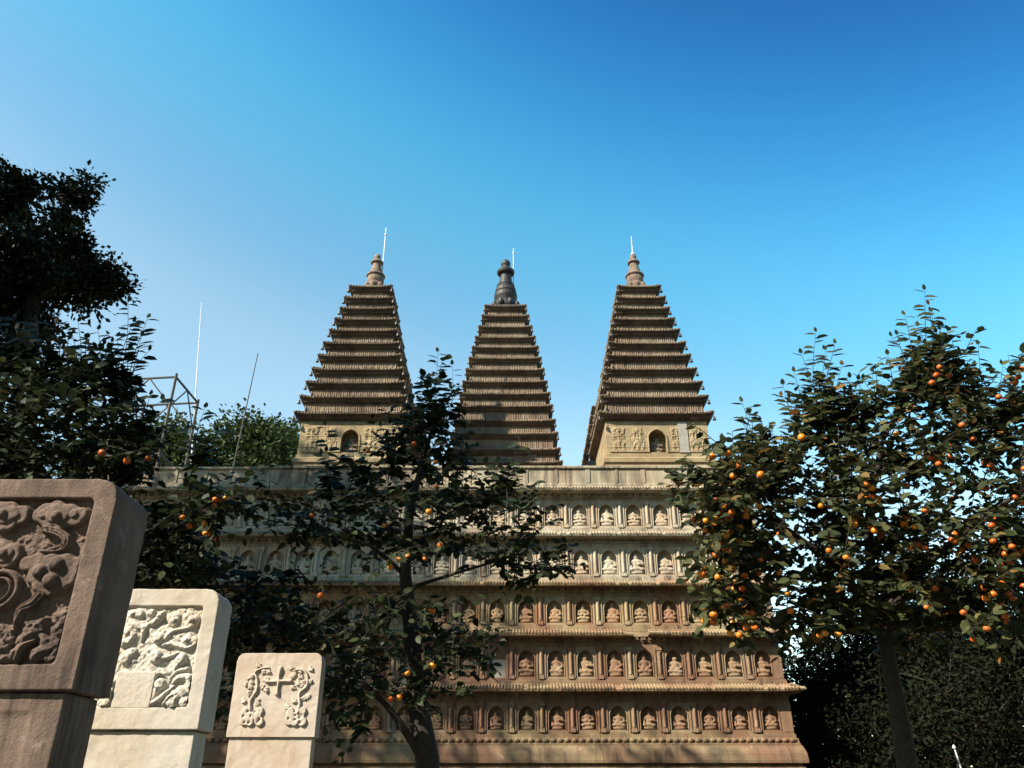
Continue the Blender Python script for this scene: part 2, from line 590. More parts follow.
def arch_points(aw, z0, zs, n=14, tip=0.10):
    """outline of a pointed arch from its left foot to its right foot"""
    pts = [(-aw / 2, z0), (-aw / 2, (z0 + zs) / 2), (-aw / 2, zs)]
    for k in range(1, n):
        a = math.pi - math.pi * k / n
        x, z = aw / 2 * math.cos(a), zs + aw / 2 * math.sin(a)
        z += tip * aw * max(0, 1 - abs(x) / (0.28 * aw))
        pts.append((x, z))
    pts += [(aw / 2, zs), (aw / 2, (z0 + zs) / 2), (aw / 2, z0)]
    return pts


def niche_block(Wd, H, aw, z0, zs, depth, thick, rim=0.0, tip=0.10):
    """a slab (front on y=0, facing -Y) with a pointed-arch recess"""
    mb = MB()
    ap = arch_points(aw, z0, zs, tip=tip)
    out = []
    ca = []
    for x, z in ap:
        if z <= zs:
            out.append((-Wd / 2 if x < 0 else Wd / 2, z))
        else:
            dx, dz = x, z - zs
            t = min((Wd / 2) / abs(dx) if abs(dx) > 1e-6 else 1e9, (H - zs) / dz)
            out.append((dx * t, zs + dz * t))
    for cx in (-Wd / 2, Wd / 2):
        k = min(range(len(out)), key=lambda i: (out[i][0] - cx) ** 2 + (out[i][1] - H) ** 2)
        out[k] = (cx, H)
    n = len(ap)
    vs = [(x, 0, z) for x, z in ap] + [(x, 0, z) for x, z in out] + [(x, depth, z) for x, z in ap]
    fs = []
    for k in range(n - 1):
        fs.append((k, k + 1, n + k + 1, n + k))
        fs.append((2 * n + k, 2 * n + k + 1, k + 1, k))
    fs.append(tuple(2 * n + k for k in range(n)))
    fs.append((n - 1, 0, 2 * n, 3 * n - 1))
    mb.add(vs, fs)
    mb.add([(-Wd / 2, 0, 0), (Wd / 2, 0, 0), (Wd / 2, 0, z0), (aw / 2, 0, z0), (-aw / 2, 0, z0), (-Wd / 2, 0, z0)], [(0, 1, 2, 3, 4, 5)])
    # sides, top
    mb.add([(-Wd / 2, 0, 0), (-Wd / 2, thick, 0), (-Wd / 2, thick, H), (-Wd / 2, 0, H), (Wd / 2, 0, 0), (Wd / 2, thick, 0), (Wd / 2, thick, H), (Wd / 2, 0, H)],
           [(0, 3, 2, 1), (4, 5, 6, 7), (3, 7, 6, 2), (0, 1, 5, 4)])
    if rim:
        mb.tube([(x, -rim * 0.3, z) for x, z in ap], rim, 6)
    return mb


def buddha_mesh(kind, s=1.0):
    """small seated figure, origin at the middle of its seat's underside"""
    b = MB()
    b.ell((0, 0, .03), (.125, .08, .035))
    b.ell((0, 0, .055), (.105, .07, .03))
    b.ell((0, -.01, .10), (.125, .075, .04))
    b.ell((-.085, -.035, .095), (.05, .05, .035))
    b.ell((.085, -.035, .095), (.05, .05, .035))
    b.ell((0, 0, .19), (.062, .05, .10))
    b.ell((0, 0, .25), (.085, .045, .045))
    b.ell((0, 0, .295), (.026, .026, .04))
    if kind != 4:
        b.ell((0, -.005, .335), (.042, .042, .050 if kind < 3 else .040))
    if kind < 3:
        b.ell((0, 0, .385), (.020, .020, .020))
    else:
        b.ell((.03, .0, .05), (.13, .07, .05))
    for sgn in (-1, 1):
        if kind in (0, 3):
            arm = [(.08, 0, .26), (.105, -.005, .18), (.03, -.06, .135)]
        elif kind == 1:
            arm = [(.08, 0, .26), (.108, -.005, .18), (.025, -.06, .20)] if sgn > 0 else [(.08, 0, .26), (.105, 0, .18), (.09, -.06, .125)]
        else:
            arm = [(.08, 0, .26), (.105, -.01, .175), (.02, -.065, .165)]
        b.tube([(sgn * x, y, z) for x, y, z in arm], [.030, .026, .022], 8)
    b.v = [(x * s, y * s, z * s) for x, y, z in b.v]
    return remeshed(b, 'seated_buddha', .0115 * s, 2)


BUDDHA = [buddha_mesh(k) for k in range(5)]

# ------------------------------------------------------------------ ground
gm = MB()
n = 60
for j in range(n + 1):
    for i in range(n + 1):
        x, y = -400 + 800 * i / n, -300 + 900 * j / n
        gm.v.append((x, y, 0.0))
for j in range(n):
    for i in range(n):
        a = j * (n + 1) + i
        gm.f.append((a, a + 1, a + n + 2, a + n + 1))
tag(obj('ground', gm, ground_mat('dry_earth', (0.075, 0.058, 0.04), (0.04, 0.043, 0.022), 0.8, 0.03)), 'dry brown earth with thin grass round the temple', 'ground', None, 'structure')
tag(obj('path', MB().box(-1.3, 1.6, -30, 12.5, -0.1, 0.004), paving_mat()), 'grey stone paved path running up to the temple base', 'path', None, 'structure')

# ------------------------------------------------------------------ the temple base with its five rows of niches
throne = thing('temple_base', 'broad pale stone temple base with rows of seated Buddhas in arched niches', 'temple base', (-2.0, 22.9, 0))
TL = Vector((-2.0, 22.9, 0))
XR, XL, YF, YB = 5.28, -9.4, 16.3, 29.6
# rows counted from the ground: eave underside heights and wall planes
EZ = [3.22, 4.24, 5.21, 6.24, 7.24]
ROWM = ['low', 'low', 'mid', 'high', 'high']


def tl(mb):
    mb.v = [(x - TL.x, y - TL.y, z - TL.z) for x, y, z in mb.v]
    return mb


rect0 = (XL, XR, YF, YB)
base = MB().loft_rect(rect0, [(.28, 0), (.28, .22), (.20, .26), (.20, .62), (.26, .66), (.26, .80), (.10, .92), (.08, 1.00)])
obj('foot_moulding', tl(base), M['throne_low'], throne)
base = MB().loft_rect(rect0, [(.07, 1.0), (.07, 1.60), (.095, 1.62), (.095, 1.96)])
obj('carved_band', tl(base), M['throne_low'], throne)
rb = MB()      # scrolling relief along the carved band
for k in range(int((XR - XL) / .17)):
    x = XL + .1 + k * .17
    rb.ell((x, YF - .10, 1.85), (.055, .03, .05), 8, 6)
    rb.ell((x + .085, YF - .10, 1.76), (.05, .028, .045), 8, 6)
    rb.tube([(x, YF - .10, 1.82), (x + .05, YF - .12, 1.87), (x + .085, YF - .10, 1.78)], .016, 5)
obj('scroll_relief', tl(rb), M['throne_low'], throne, smooth=True)
base = MB().loft_rect(rect0, [(.06, 1.96), (.06, 2.0), (.145, 2.012), (.15, 2.06), (.14, 2.17), (.125, 2.22), (.085, 2.31), (.07, 2.315), (.07, 2.345), (.05, 2.35), (.05, 2.43), (.02, 2.43), (.02, 2.50)])
obj('waist_moulding', tl(base), M['throne_low'], throne)
lp = MB()
for k in range(int((XR - XL + .1) / .135)):
    x = XL + k * .135
    lp.ell((x + .03, YF - .055, 2.395), (.060, .035, .045), 10, 6)
    lp.ell((x + .0975, YF - .05, 2.41), (.02, .02, .03), 6, 5)
obj('lotus_petal_row', tl(lp), M['throne_low'], throne, smooth=True)

SP = 0.575
XN = 1.43
low_z = 2.50
niche_shared = {}
NICHE_I = list(range(-18, 7))
for r in range(5):
    key = ROWM[r]
    yw = YF + .03 * r
    rc = (XL + .03 * r, XR - .03 * r, yw, YB - .03 * r)
    z0 = low_z if r == 0 else EZ[r - 1] + .14
    ze = EZ[r]
    zn0 = z0 + (.03 if r == 0 else .115)            # niche foot
    zn1 = ze - .17                                  # niche head
    H = zn1 - zn0
    # wall core (set back behind the niches) with its sill band and frieze
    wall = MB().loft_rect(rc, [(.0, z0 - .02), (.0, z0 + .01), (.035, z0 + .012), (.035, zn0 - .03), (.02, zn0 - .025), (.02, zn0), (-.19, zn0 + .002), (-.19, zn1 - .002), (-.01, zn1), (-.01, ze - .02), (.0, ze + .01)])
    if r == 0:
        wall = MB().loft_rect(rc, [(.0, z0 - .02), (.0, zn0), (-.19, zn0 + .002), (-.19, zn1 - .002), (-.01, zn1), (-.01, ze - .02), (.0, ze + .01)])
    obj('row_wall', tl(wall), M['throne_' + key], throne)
    for (cx0, cx1) in ((rc[1] - .2, rc[1] + .004), (rc[0] - .004, rc[0] + .2)):   # close the recessed band
        cs = MB().box(cx0, cx1, yw - .004, yw + .25, zn0 + .001, zn1 - .001)
        obj('corner_pillar', tl(cs), M['niche_' + key], throne, bevel=.012)
    # brackets in the shade of the eave
    br = MB()
    nb = int((rc[1] - rc[0]) / .145)
    for k in range(nb):
        x = rc[0] + .06 + k * .145
        br.box(x - .03, x + .03, yw - .02, yw + .02, ze - .085, ze - .04)
        br.box(x - .045, x + .045, yw - .05, yw + .02, ze - .041, ze + .002)
    br.box(rc[0], rc[1], yw - .012, yw + .01, ze - .07, ze - .03)
    obj('bracket_row', tl(br), M['throne_' + key], throne)
    # the eave: slab with a row of round tiles
    broken = (2.12, 2.66) if r == 1 else None
    spans = [(rc[0], rc[1])]
    eave = MB()
    ep = [(.01, ze + .002, 0), (.25, ze + .012, 1), (.26, ze + .042, 1), (.245, ze + .058, 1), (.0, ze + .15, 0)]
    if not broken:
        eave.loft_rect(rc, ep, lift=.035, lift_len=.6)
    else:
        eave.loft_rect((rc[0], broken[0], yw, rc[3]), ep, lift=.0, lift_len=.6)
        eave.loft_rect((broken[1] + .26, rc[1], yw, rc[3] - .01), ep, lift=.035, lift_len=.6)
        eave.box(broken[0] - .1, broken[1] + .2, yw - .045, yw + .5, ze + .02, ze + .145)
    eo = obj('eave', tl(eave), M['throne_' + ('mid' if key == 'low' else key)], throne)
    tr = MB()
    pit = .062
    nt_ = int((rc[1] - rc[0] + .43) / pit)
    for k in range(nt_):
        x = rc[0] - .21 + k * pit
        if broken and broken[0] + .06 < x < broken[1]:
            continue
        j = R.uniform(-.004, .004)
        if R.random() < .035:
            continue
        cl = max(0, 1 - min(x - (rc[0] - .23), rc[1] + .23 - x) / .5) ** 2 * .035
        tr.tube([(x, yw - .27 + j, ze + .054 + cl), (x, yw - .012, ze + .152)], .0225, 7)
    for k in range(int((YB - YF) / pit)):
        y = yw - .19 + k * pit
        tr.tube([(rc[1] + .285, y, ze + .054), (rc[1] + .012, y, ze + .152)], .0225, 5)
    tr.box(rc[0], rc[1] + .1, yw - .03, yw + .05, ze + .10, ze + .13)
    tag_o = obj('tile_row', tl(tr), M['throne_' + ('mid' if key == 'low' else key)], eo, smooth=False)
    # niches
    nm = niche_block(SP - .004, H, .33, .045, H - .055 - .175, .10, .178, rim=.010, tip=.05)
    blank = niche_block(SP - .004, H, .34, .03, H - .02 - .215, .06, .178, rim=.0, tip=.2)
    me_n = nm.mesh('niche')
    me_b = blank.mesh('niche')
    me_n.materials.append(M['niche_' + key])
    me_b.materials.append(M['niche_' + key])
    halo = MB()
    halo.tube([(x * .78, .0, .045 + (z - .045) * .93) for x, z in arch_points(.30, .045, H - .045 - .19)], .010, 5)
    me_h = halo.mesh('halo')
    me_h.materials.append(M['niche_' + key])
    pil = MB()
    pil.box(-.052, .052, -.045, .03, .001, .05)
    pil.box(-.042, .042, -.037, .03, .05, .085)
    pil.box(-.040, .040, -.024, .03, .085, H - .10)
    pil.tube([(0, -.024, .085), (0, -.024, H - .10)], .028, 8)
    for sg in (-1, 1):
        pil.box(sg * .078 - .011, sg * .078 + .011, -.018, .03, .004, H - .004)
    pil.box(-.066, .066, -.010, .03, H - .030, H - .003)
    pil.box(-.042, .042, -.037, .03, H - .10, H - .065)
    pil.box(-.056, .056, -.047, .03, H - .065, H - .001)
    me_p = pil.mesh('pilaster')
    me_p.materials.append(M['niche_' + key])
    sc_b = (H - .125) / .44
    bm = [BUDDHA[k].copy() for k in range(5)]
    for b_ in bm:
        b_.materials.append(M['niche_' + key])
    massed, massed_p = MB(), MB()
    for i in NICHE_I:
        x = XN + SP * i
        p = Vector((x, yw, zn0)) - TL
        if i < -13:                                  # the far ones behind the leaves: one mass
            if x - SP / 2 < rc[0] + .18:
                continue
            massed.add([(a + p.x, b + p.y, c + p.z) for a, b, c in nm.v], nm.f)
            massed_p.add([(a + p.x - SP / 2, b + p.y, c + p.z) for a, b, c in pil.v], pil.f)
            continue
        isb = r == 1 and i == -3
        no = link('niche', me_b if isb else me_n, None, throne, p)
        if isb:
            sl = obj('repair_slab', MB().box(-.168, .168, .04, .059, .031, H - .235), M['grey_slab'], no)
            no['label'] = 'empty pointed niche closed with a plain grey slab'
        else:
            bo = link('buddha_relief', bm[R.choice((0, 0, 1, 1, 1, 2, 2, 3, 3, 4))], None, no, (R.uniform(-.006, .006), .050, .047))
            q = sc_b * R.uniform(.92, 1.03)
            bo.scale = (q * R.uniform(1.04, 1.2), q * R.uniform(.6, .8), q)
            bo.rotation_euler = (0, R.uniform(-.05, .05), R.uniform(-.15, .15))
        po = link('pilaster', me_p, None, throne, p + Vector((-SP / 2, 0, 0)))
    if massed.v:
        o = obj('carved_niches', massed, M['niche_' + key], throne)
        o['kind'] = 'stuff'
        o = obj('pilasters', massed_p, M['niche_' + key], throne)
        o['kind'] = 'stuff'

# parapet along the top
pz0, pz1 = EZ[4] + .15, 7.875
pr = MB()
rcp = (XL + .1, XR - .1, YF + .06, YB - .1)


def wall_strip(mb, x0, x1, y0, y1, z0, z1, dz):
    mb.box(x0, x1, y0, y1, z0, z1 + dz)


pr.loft_rect((XL + .12, -5.49, YF + .09, YF + .34), [(.012, pz0 - .02), (.012, pz0 + .08), (0, pz0 + .085), (0, pz1 - .10), (.035, pz1 - .085), (.035, pz1 - .035), (.015, pz1 - .025)])
pr.loft_rect((-5.485, XR - .12, YF + .09, YF + .34), [(.012, pz0 - .02), (.012, pz0 + .08), (0, pz0 + .085), (0, pz1 - .075), (.04, pz1 - .06), (.04, pz1 - .01), (.02, pz1)])
pr.loft_rect((XR - .37, XR - .121, YF + .345, YB - .12), [(0, pz0 - .02), (0, pz1 - .075), (.03, pz1 - .06), (.03, pz1)])
x = XL + .4
while x < XR - .3:
    if abs(x + 5.485) > .1:
        wd = R.choice([.018, .03, .03, .05])
        pr.box(x - wd, x + wd, YF + .072, YF + .12, pz0 + .086, pz1 - .09)
    x += R.uniform(.52, .68)
obj('parapet', tl(pr), M['parapet'], throne, bevel=.006, seg=1)
fl = MB().box(XL + .3, XR - .3, YF + .2, YB - .3, EZ[4] + .1, EZ[4] + .16)
obj('terrace_floor', tl(fl), M['throne_high'], throne)


# ------------------------------------------------------------------ pagodas
def relief_figures(seed, Wd, Hd):
    """worn panels of small carved emblems"""
    rg = random.Random(seed)

    def fn(X, Z):
        H = np.zeros_like(X)

        def ln(pts, r, h):
            nonlocal H
            H = np.maximum(H, dome(sd_poly(X, Z, pts, [r] * len(pts)), .012, h))
        for k in range(2):
            cx = -Wd / 2 + Wd * (k + .5) / 2
            for row in range(2):
                cz = Hd * (.28 + .38 * row)
                for q in range(5):
                    a0, a1 = rg.uniform(0, .15), rg.uniform(0, .15)
                    b0, b1 = rg.uniform(-.13, .13), rg.uniform(-.13, .13)
                    for sg in (-1, 1):
                        ln([(cx + sg * a0, cz + b0), (cx + sg * a1, cz + b1)], rg.uniform(.010, .018), .022)
                ln([(cx, cz - .13), (cx, cz + .13)], .014, .024)
                ln([(cx - .13, cz - .14), (cx + .13, cz - .14)], .014, .020)
                H = np.maximum(H, dome(np.hypot(X - cx, Z - cz - .06) - .045, .04, .028))
        H = np.maximum(H, dome(np.abs(Z - .02) - .016, .012, .02))
        return H
    return fn


def pagoda(name, label, Xc, Yc, eaves, tiers_w, zfloor, zplinth, wall_hw, fin, arch=True, group='stone pagodas on the temple base', bronze=False, bells=True):
    t = thing(name, label, 'pagoda', (Xc, Yc, zfloor), group)
    z_ = lambda z: z - zfloor
    hw = wall_hw
    # plinth
    pl = MB().loft_rect((-hw, hw, -hw, hw), [(.10, 0), (.10, .35), (.06, .40), (.12, .48), (.12, .60), (.05, z_(zplinth) - .32), (.05, z_(zplinth) - .24), (.09, z_(zplinth) - .20), (.09, z_(zplinth) - .11), (.03, z_(zplinth) - .06), (.03, z_(zplinth) + .004)])
    obj('plinth', pl, M['pagoda_wall'], t)
    zt = eaves[0] - .02
    Hw = zt - zplinth
    wl = MB().box(-hw, hw, -hw + (.30 if arch else 0), hw, z_(zplinth), z_(zt) + .05)
    obj('wall', wl, M['pagoda_wall'], t)
    if arch:
        nb = niche_block(2 * hw, Hw + .05, .44, .07, .42, .24, .302, rim=.022, tip=.03)
        no = obj('niche', nb, M['pagoda_wall'], t, (0, -hw, z_(zplinth)))
        bm_ = BUDDHA[1].copy()
        bm_.materials.append(M['pagoda_tier'])
        bo = link('buddha_statue', bm_, None, no, (0, .17, .072))
        bo.scale = (1.15, .8, 1.15)
        rw = hw - .22 - .10
        me = relief_mesh('wall_relief', -rw / 2, rw / 2, 0, Hw * .80, .016, relief_figures(3, rw, Hw * .8), .002, 5)
        me.materials.append(M['pagoda_wall'])
        for s in (-1, 1):
            link('wall_relief', me, None, t, (s * (.25 + rw / 2), -hw - .003, z_(zplinth) + .06))
    n = len(eaves)
    for k in range(n):
        w = tiers_w[k]
        z = z_(eaves[k])
        znext = z_(eaves[k + 1]) if k < n - 1 else z + (eaves[k] - eaves[k - 1]) * .55
        wn = tiers_w[k + 1] if k < n - 1 else w - .12
        inner = wn - .138                                  # the frieze wall that stands on this eave
        under = (hw if k == 0 else w - .138)
        o = w - under
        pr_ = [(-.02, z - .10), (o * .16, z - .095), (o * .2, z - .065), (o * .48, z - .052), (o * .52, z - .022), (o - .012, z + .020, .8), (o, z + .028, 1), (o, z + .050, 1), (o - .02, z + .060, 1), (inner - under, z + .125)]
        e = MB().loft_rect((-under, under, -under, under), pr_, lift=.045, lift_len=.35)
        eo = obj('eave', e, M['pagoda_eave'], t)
        tiles = MB()
        m_ = max(6, int(2 * w / .075))
        for q in range(m_):
            x = -w + 2 * w * (q + .5) / m_
            cl = .045 * max(0, 1 - (w - abs(x)) / .35) ** 1.6
            xi = x * inner / w
            for a in range(4):
                if R.random() < .05:
                    continue
                ca, sa = (1, 0, -1, 0)[a], (0, 1, 0, -1)[a]
                f = lambda px, py: (px * ca - py * sa, px * sa + py * ca)
                p0, p1 = f(x, -w - .006), f(xi, -inner - .015)
                tiles.tube([(*p0, z + .062 + cl + R.uniform(-.012, .008)), (*p1, z + .124)], .020, 5)
        obj('tile_row', tiles, M['pagoda_tier'], eo)
        # frieze: a low wall of little pillars and figures
        fr = MB().box(-inner, inner, -inner, inner, z + .11, znext - .05)
        m2 = max(12, int(2 * inner / .052))
        for q in range(m2):
            x = -inner + 2 * inner * (q + .5) / m2
            for a in range(4):
                if R.random() < .06:
                    continue
                ca, sa = (1, 0, -1, 0)[a], (0, 1, 0, -1)[a]
                f = lambda px, py, pz: (px * ca - py * sa, px * sa + py * ca, pz)
                r_ = .019 if q % 3 else .011
                fr.tube([f(x, -inner, z + .115), f(x, -inner, znext - R.uniform(.085, .12))], [r_, r_ * .75], 5)
        for a in range(4):
            ca, sa = (1, 0, -1, 0)[a], (0, 1, 0, -1)[a]
            f = lambda px, py, pz: (px * ca - py * sa, px * sa + py * ca, pz)
            fr.tube([f(-inner, -inner, znext - .098), f(inner, -inner, znext - .098)], .014, 5)
        obj('frieze', fr, M['pagoda_tier'], t)
        if bells:
            for (cx, cy) in ((-1, -1), (1, -1), (1, 1), (-1, 1)):
                bl = link('wind_bell', BELL, None, t, (cx * (w - .015), cy * (w - .015), z + .03))
                bl.scale = (1.35, 1.35, 1.2)
    ztop = z_(eaves[-1]) + (eaves[-1] - eaves[-2]) * .55 - .06
    fo = obj('finial', fin(ztop), M['bronze' if bronze else 'finial'], t, smooth=False)
    return t, fo, ztop


bl = MB().lathe([(.004, .03), (.004, -.05), (.012, -.055), (.02, -.07), (.024, -.11), (.034, -.135), (.03, -.137), (.002, -.137)], (0, 0, 0), 8)
BELL = bl.mesh('wind_bell')
BELL.materials.append(M['bell'])


def fin_stone(z):
    f = MB()
    f.loft_rect((-.27, .27, -.27, .27), [(.10, z - .02), (.10, z + .05), (.03, z + .09), (.0, z + .14)])
    for k in range(8):
        a = math.pi / 4 * k
        f.ell((.25 * math.cos(a), .25 * math.sin(a), z + .21), (.075, .075, .10), 8, 6)
    f.lathe([(.25, z + .10), (.23, z + .30), (.215, z + .34), (.235, z + .42), (.235, z + .50), (.215, z + .56), (.25, z + .575), (.265, z + .60), (.25, z + .635), (.185, z + .66), (.18, z + .73), (.165, z + .74), (.158, z + .82), (.145, z + .83), (.138, z + .91), (.122, z + .92), (.115, z + 1.02), (.165, z + 1.035), (.175, z + 1.06), (.155, z + 1.10), (.09, z + 1.13), (.08, z + 1.17), (.095, z + 1.23), (.085, z + 1.30), (.03, z + 1.345), (.008, z + 1.37)], (0, 0, 0), 20)
    return f


def fin_bronze(z):
    f = MB()
    f.loft_rect((-.38, .38, -.38, .38), [(.10, z - .02), (.10, z + .05), (.04, z + .09), (.0, z + .14), (-.06, z + .22)])
    for k in range(8):
        a = math.pi / 4 * (k + .5)
        f.ell((.40 * math.cos(a), .40 * math.sin(a), z + .25), (.10, .10, .13), 8, 6)
    f.lathe([(.40, z + .16), (.37, z + .36), (.33, z + .42), (.35, z + .48), (.385, z + .58), (.375, z + .72), (.34, z + .76), (.36, z + .79), (.335, z + .92), (.285, z + .98), (.295, z + 1.03), (.305, z + 1.05), (.275, z + 1.09), (.23, z + 1.11), (.225, z + 1.22), (.205, z + 1.24), (.20, z + 1.35), (.18, z + 1.37), (.175, z + 1.48), (.18, z + 1.50), (.28, z + 1.55), (.30, z + 1.61), (.27, z + 1.68), (.18, z + 1.76), (.14, z + 1.80), (.13, z + 1.85), (.16, z + 1.92), (.15, z + 2.02), (.08, z + 2.10), (.02, z + 2.14)], (0, 0, 0), 24)
    return f


TIER_Y = [414.6, 398.4, 384.2, 370.6, 357.1, 344.6, 331.7, 320.5, 309.7, 298.9, 287.7]
HW_PX = [58, 54.5, 50.5, 46.6, 42.6, 39.2, 35.0, 31.6, 28.0, 25.2, 22.0]


def solve(ys, hs_, Yc, grow=1.0):
    """eave heights and half widths as measured off the photo for a pagoda whose axis stands at Yc"""
    ez, ew = [], []
    for v, h in zip(ys, hs_):
        w = 1.0
        for _ in range(6):
            p = at(512 + h, v, Yc - w)
            w = p.x
        ez.append(p.z)
        ew.append(w * grow)
    return ez, ew


ez, ew = solve(TIER_Y, HW_PX, 18.57)
FLOOR = EZ[4] + .16
small = []
for (Xc, Yc, lab) in ((3.42, 18.57, 'right front pagoda of brown stone, a small spire on its pale tip'),
                      (-3.80, 18.57, 'left front pagoda of brown stone, partly hidden by a persimmon tree'),
                      (3.42, 26.2, 'back right pagoda, its stepped eaves peeping out left of the front one'),
                      (-3.80, 26.2, 'back left pagoda, a sliver seen behind the front left one')):
    front = Yc < 20
    t, fo, zt = pagoda('pagoda', lab, Xc, Yc, ez, ew, FLOOR, 8.52, 1.2, fin_stone, bells=front)
    small.append((t, fo, zt))
rod = MB().tube([(0, 0, 0), (0, 0, .62)], [.018, .010], 6)
rod.lathe([(.05, 0), (.055, .03), (.03, .08), (.02, .1)], (0, 0, -.02), 8)
rod.ell((0, 0, .38), (.035, .035, .03), 8, 5)
obj('lightning_rod', rod, M['white_paint'], small[0][0], (0, 0, small[0][2] + 1.36))
rod = MB().tube([(.14, .15, -1.2), (.14, .15, .95)], [.02, .014], 6)
rod.ell((.14, .15, .7), (.04, .04, .04), 8, 5)
rod.tube([(.05, .05, -1.0), (.14, .15, -1.0)], .015, 5)
obj('lightning_rod', rod, M['white_paint'], small[1][0], (0, 0, small[1][2] + 1.45))
# the repaired pale slab on the right front pagoda
obj('repair_slab', MB().box(.50, .72, -1.226, -1.19, 8.58 - FLOOR, 9.36 - FLOOR), M['grey_slab'], small[0][0])

CY = [464, 451, 435, 422.0, 407.5, 395, 383, 371, 359.5, 348.5, 338.5, 328, 317, 307]
CH = [58.5, 56.2, 53.8, 51.2, 48.4, 45.6, 42.6, 39.6, 36.6, 33.6, 30.4, 27.2, 24.0, 21.2]
cz, cw = solve(CY, CH, 22.3)
ct, cf, czt = pagoda('pagoda', 'centre pagoda with the dark bronze finial, set back between the outer two', -.21, 22.3, cz, cw, FLOOR, 8.6, 1.38, fin_bronze, arch=False, bronze=True, bells=True)
rod = MB().tube([(.26, .2, 1.2), (.26, .2, 2.75)], [.02, .014], 6)
rod.ell((.26, .2, 2.55), (.04, .04, .04), 8, 5)
rod.tube([(.1, .1, 1.35), (.26, .2, 1.35)], .015, 5)
obj('lightning_rod', rod, M['white_paint'], ct, (0, 0, czt))


# ------------------------------------------------------------------ the three carved gravestones
def stele_block(Wd, D, z0, z1, rad, top_round=True):
    """upright slab with rounded upper corners, front on y=0"""
    pts = [(-Wd / 2, z0), (Wd / 2, z0)]
    if top_round:
        for k in range(7):
            a = math.pi / 2 * k / 6
            pts.append((Wd / 2 - rad + rad * math.cos(a), z1 - rad + rad * math.sin(a)))
        for k in range(7):
            a = math.pi / 2 + math.pi / 2 * k / 6
            pts.append((-Wd / 2 + rad + rad * math.cos(a), z1 - rad + rad * math.sin(a)))
    else:
        pts += [(Wd / 2, z1), (-Wd / 2, z1)]
    return pts


def frame_slab(Wd, D, z0, z1, rad, win=None, rec=.02):
    """slab with a sunk rectangular window in its front face (win = x0, x1, z0, z1)"""
    pts = stele_block(Wd, D, z0, z1, rad, rad > 0)
    bm = bmesh.new()
    fv = [bm.verts.new((x, 0, z)) for x, z in pts]
    bv = [bm.verts.new((x, D, z)) for x, z in pts]
    n = len(pts)
    bm.faces.new(bv[::-1])
    for k in range(n):
        bm.faces.new((fv[k], fv[(k + 1) % n], bv[(k + 1) % n], bv[k]))
    if win:
        x0, x1, a0, a1 = win
        q = [bm.verts.new((x, 0, z)) for x, z in ((x0, a0), (x1, a0), (x1, a1), (x0, a1))]
        w = [bm.verts.new((x, rec, z)) for x, z in ((x0, a0), (x1, a0), (x1, a1), (x0, a1))]
        for k in range(4):
            bm.faces.new((q[(k + 1) % 4], q[k], w[k], w[(k + 1) % 4]))
        bm.faces.new(w)
        if rad > 0:
            right = fv[1:9 - 0][0:8]
            top_r = fv[8]
            top_l = fv[9]
            bm.faces.new((fv[0], fv[1], q[1], q[0]))
            bm.faces.new([q[1]] + fv[1:9] + [q[2]])
            bm.faces.new((q[2], fv[8], fv[9], q[3]))
            bm.faces.new([q[3]] + fv[9:] + [fv[0], q[0]])
        else:
            for k in range(4):
                bm.faces.new((fv[k], fv[(k + 1) % 4], q[(k + 1) % 4], q[k]))
    else:
        bm.faces.new(fv)
    bmesh.ops.recalc_face_normals(bm, faces=bm.faces)
    me = bpy.data.meshes.new('slab')
    bm.to_mesh(me)
    bm.free()
    return me


WORN = bpy.data.textures.new('worn_edges', 'CLOUDS')
WORN.noise_scale = .09
WORN.noise_depth = 4


def weather(o, voxel, amount):
    """worn stone: edges rounded and faces slightly uneven, as real geometry"""
    r = o.modifiers.new('remesh', 'REMESH')
    r.mode = 'VOXEL'
    r.voxel_size = voxel
    r.use_smooth_shade = True
    k = o.modifiers.new('smooth', 'SMOOTH')
    k.iterations = 1
    k.factor = .5
    d = o.modifiers.new('wear', 'DISPLACE')
    d.texture = WORN
    d.strength = amount
    d.mid_level = .5


def stele(label, X, Y, Wd, D, zb, zt, rad, m, win, rec, relief, shaft_win=None):
    t = thing('carved_gravestone', label, 'gravestone', (X, Y, 0), 'row of carved stone gravestones')
    me = frame_slab(Wd, D, zb, zt, rad, win, rec)
    me.name = 'head'
    h = link('head', me, m, t)
    weather(h, .0075, .008)
    me = frame_slab(Wd - .05, D - .04, .40, zb - .002, 0, shaft_win, .006)
    s = link('shaft', me, m, t, (0, .02, 0))
    weather(s, .010, .007)
    obj('plinth', MB().box(-Wd / 2 - .12, Wd / 2 + .12, -.16, D + .16, 0, .42), m, t, bevel=.02)
    relief.materials.append(m)
    link('relief', relief, None, h, (0, rec - .002 if win else -.001, 0))
    return t


# --- first gravestone, measured off the photo through its own plane
Y1 = 2.73
X1 = -1.41 - .42
p_tr = at(103, 488, Y1)
Z1B = at(75, 691, Y1).z
Z1T = at(60, 479, Y1).z


def loc1(zx, zy):
    p = at(zx / 3.84, 480 + zy / 3.84, Y1)
    return (p.x - X1, p.z)


SC1 = 1 / 3.84 / FPX * 2.70          # metres per measured pixel


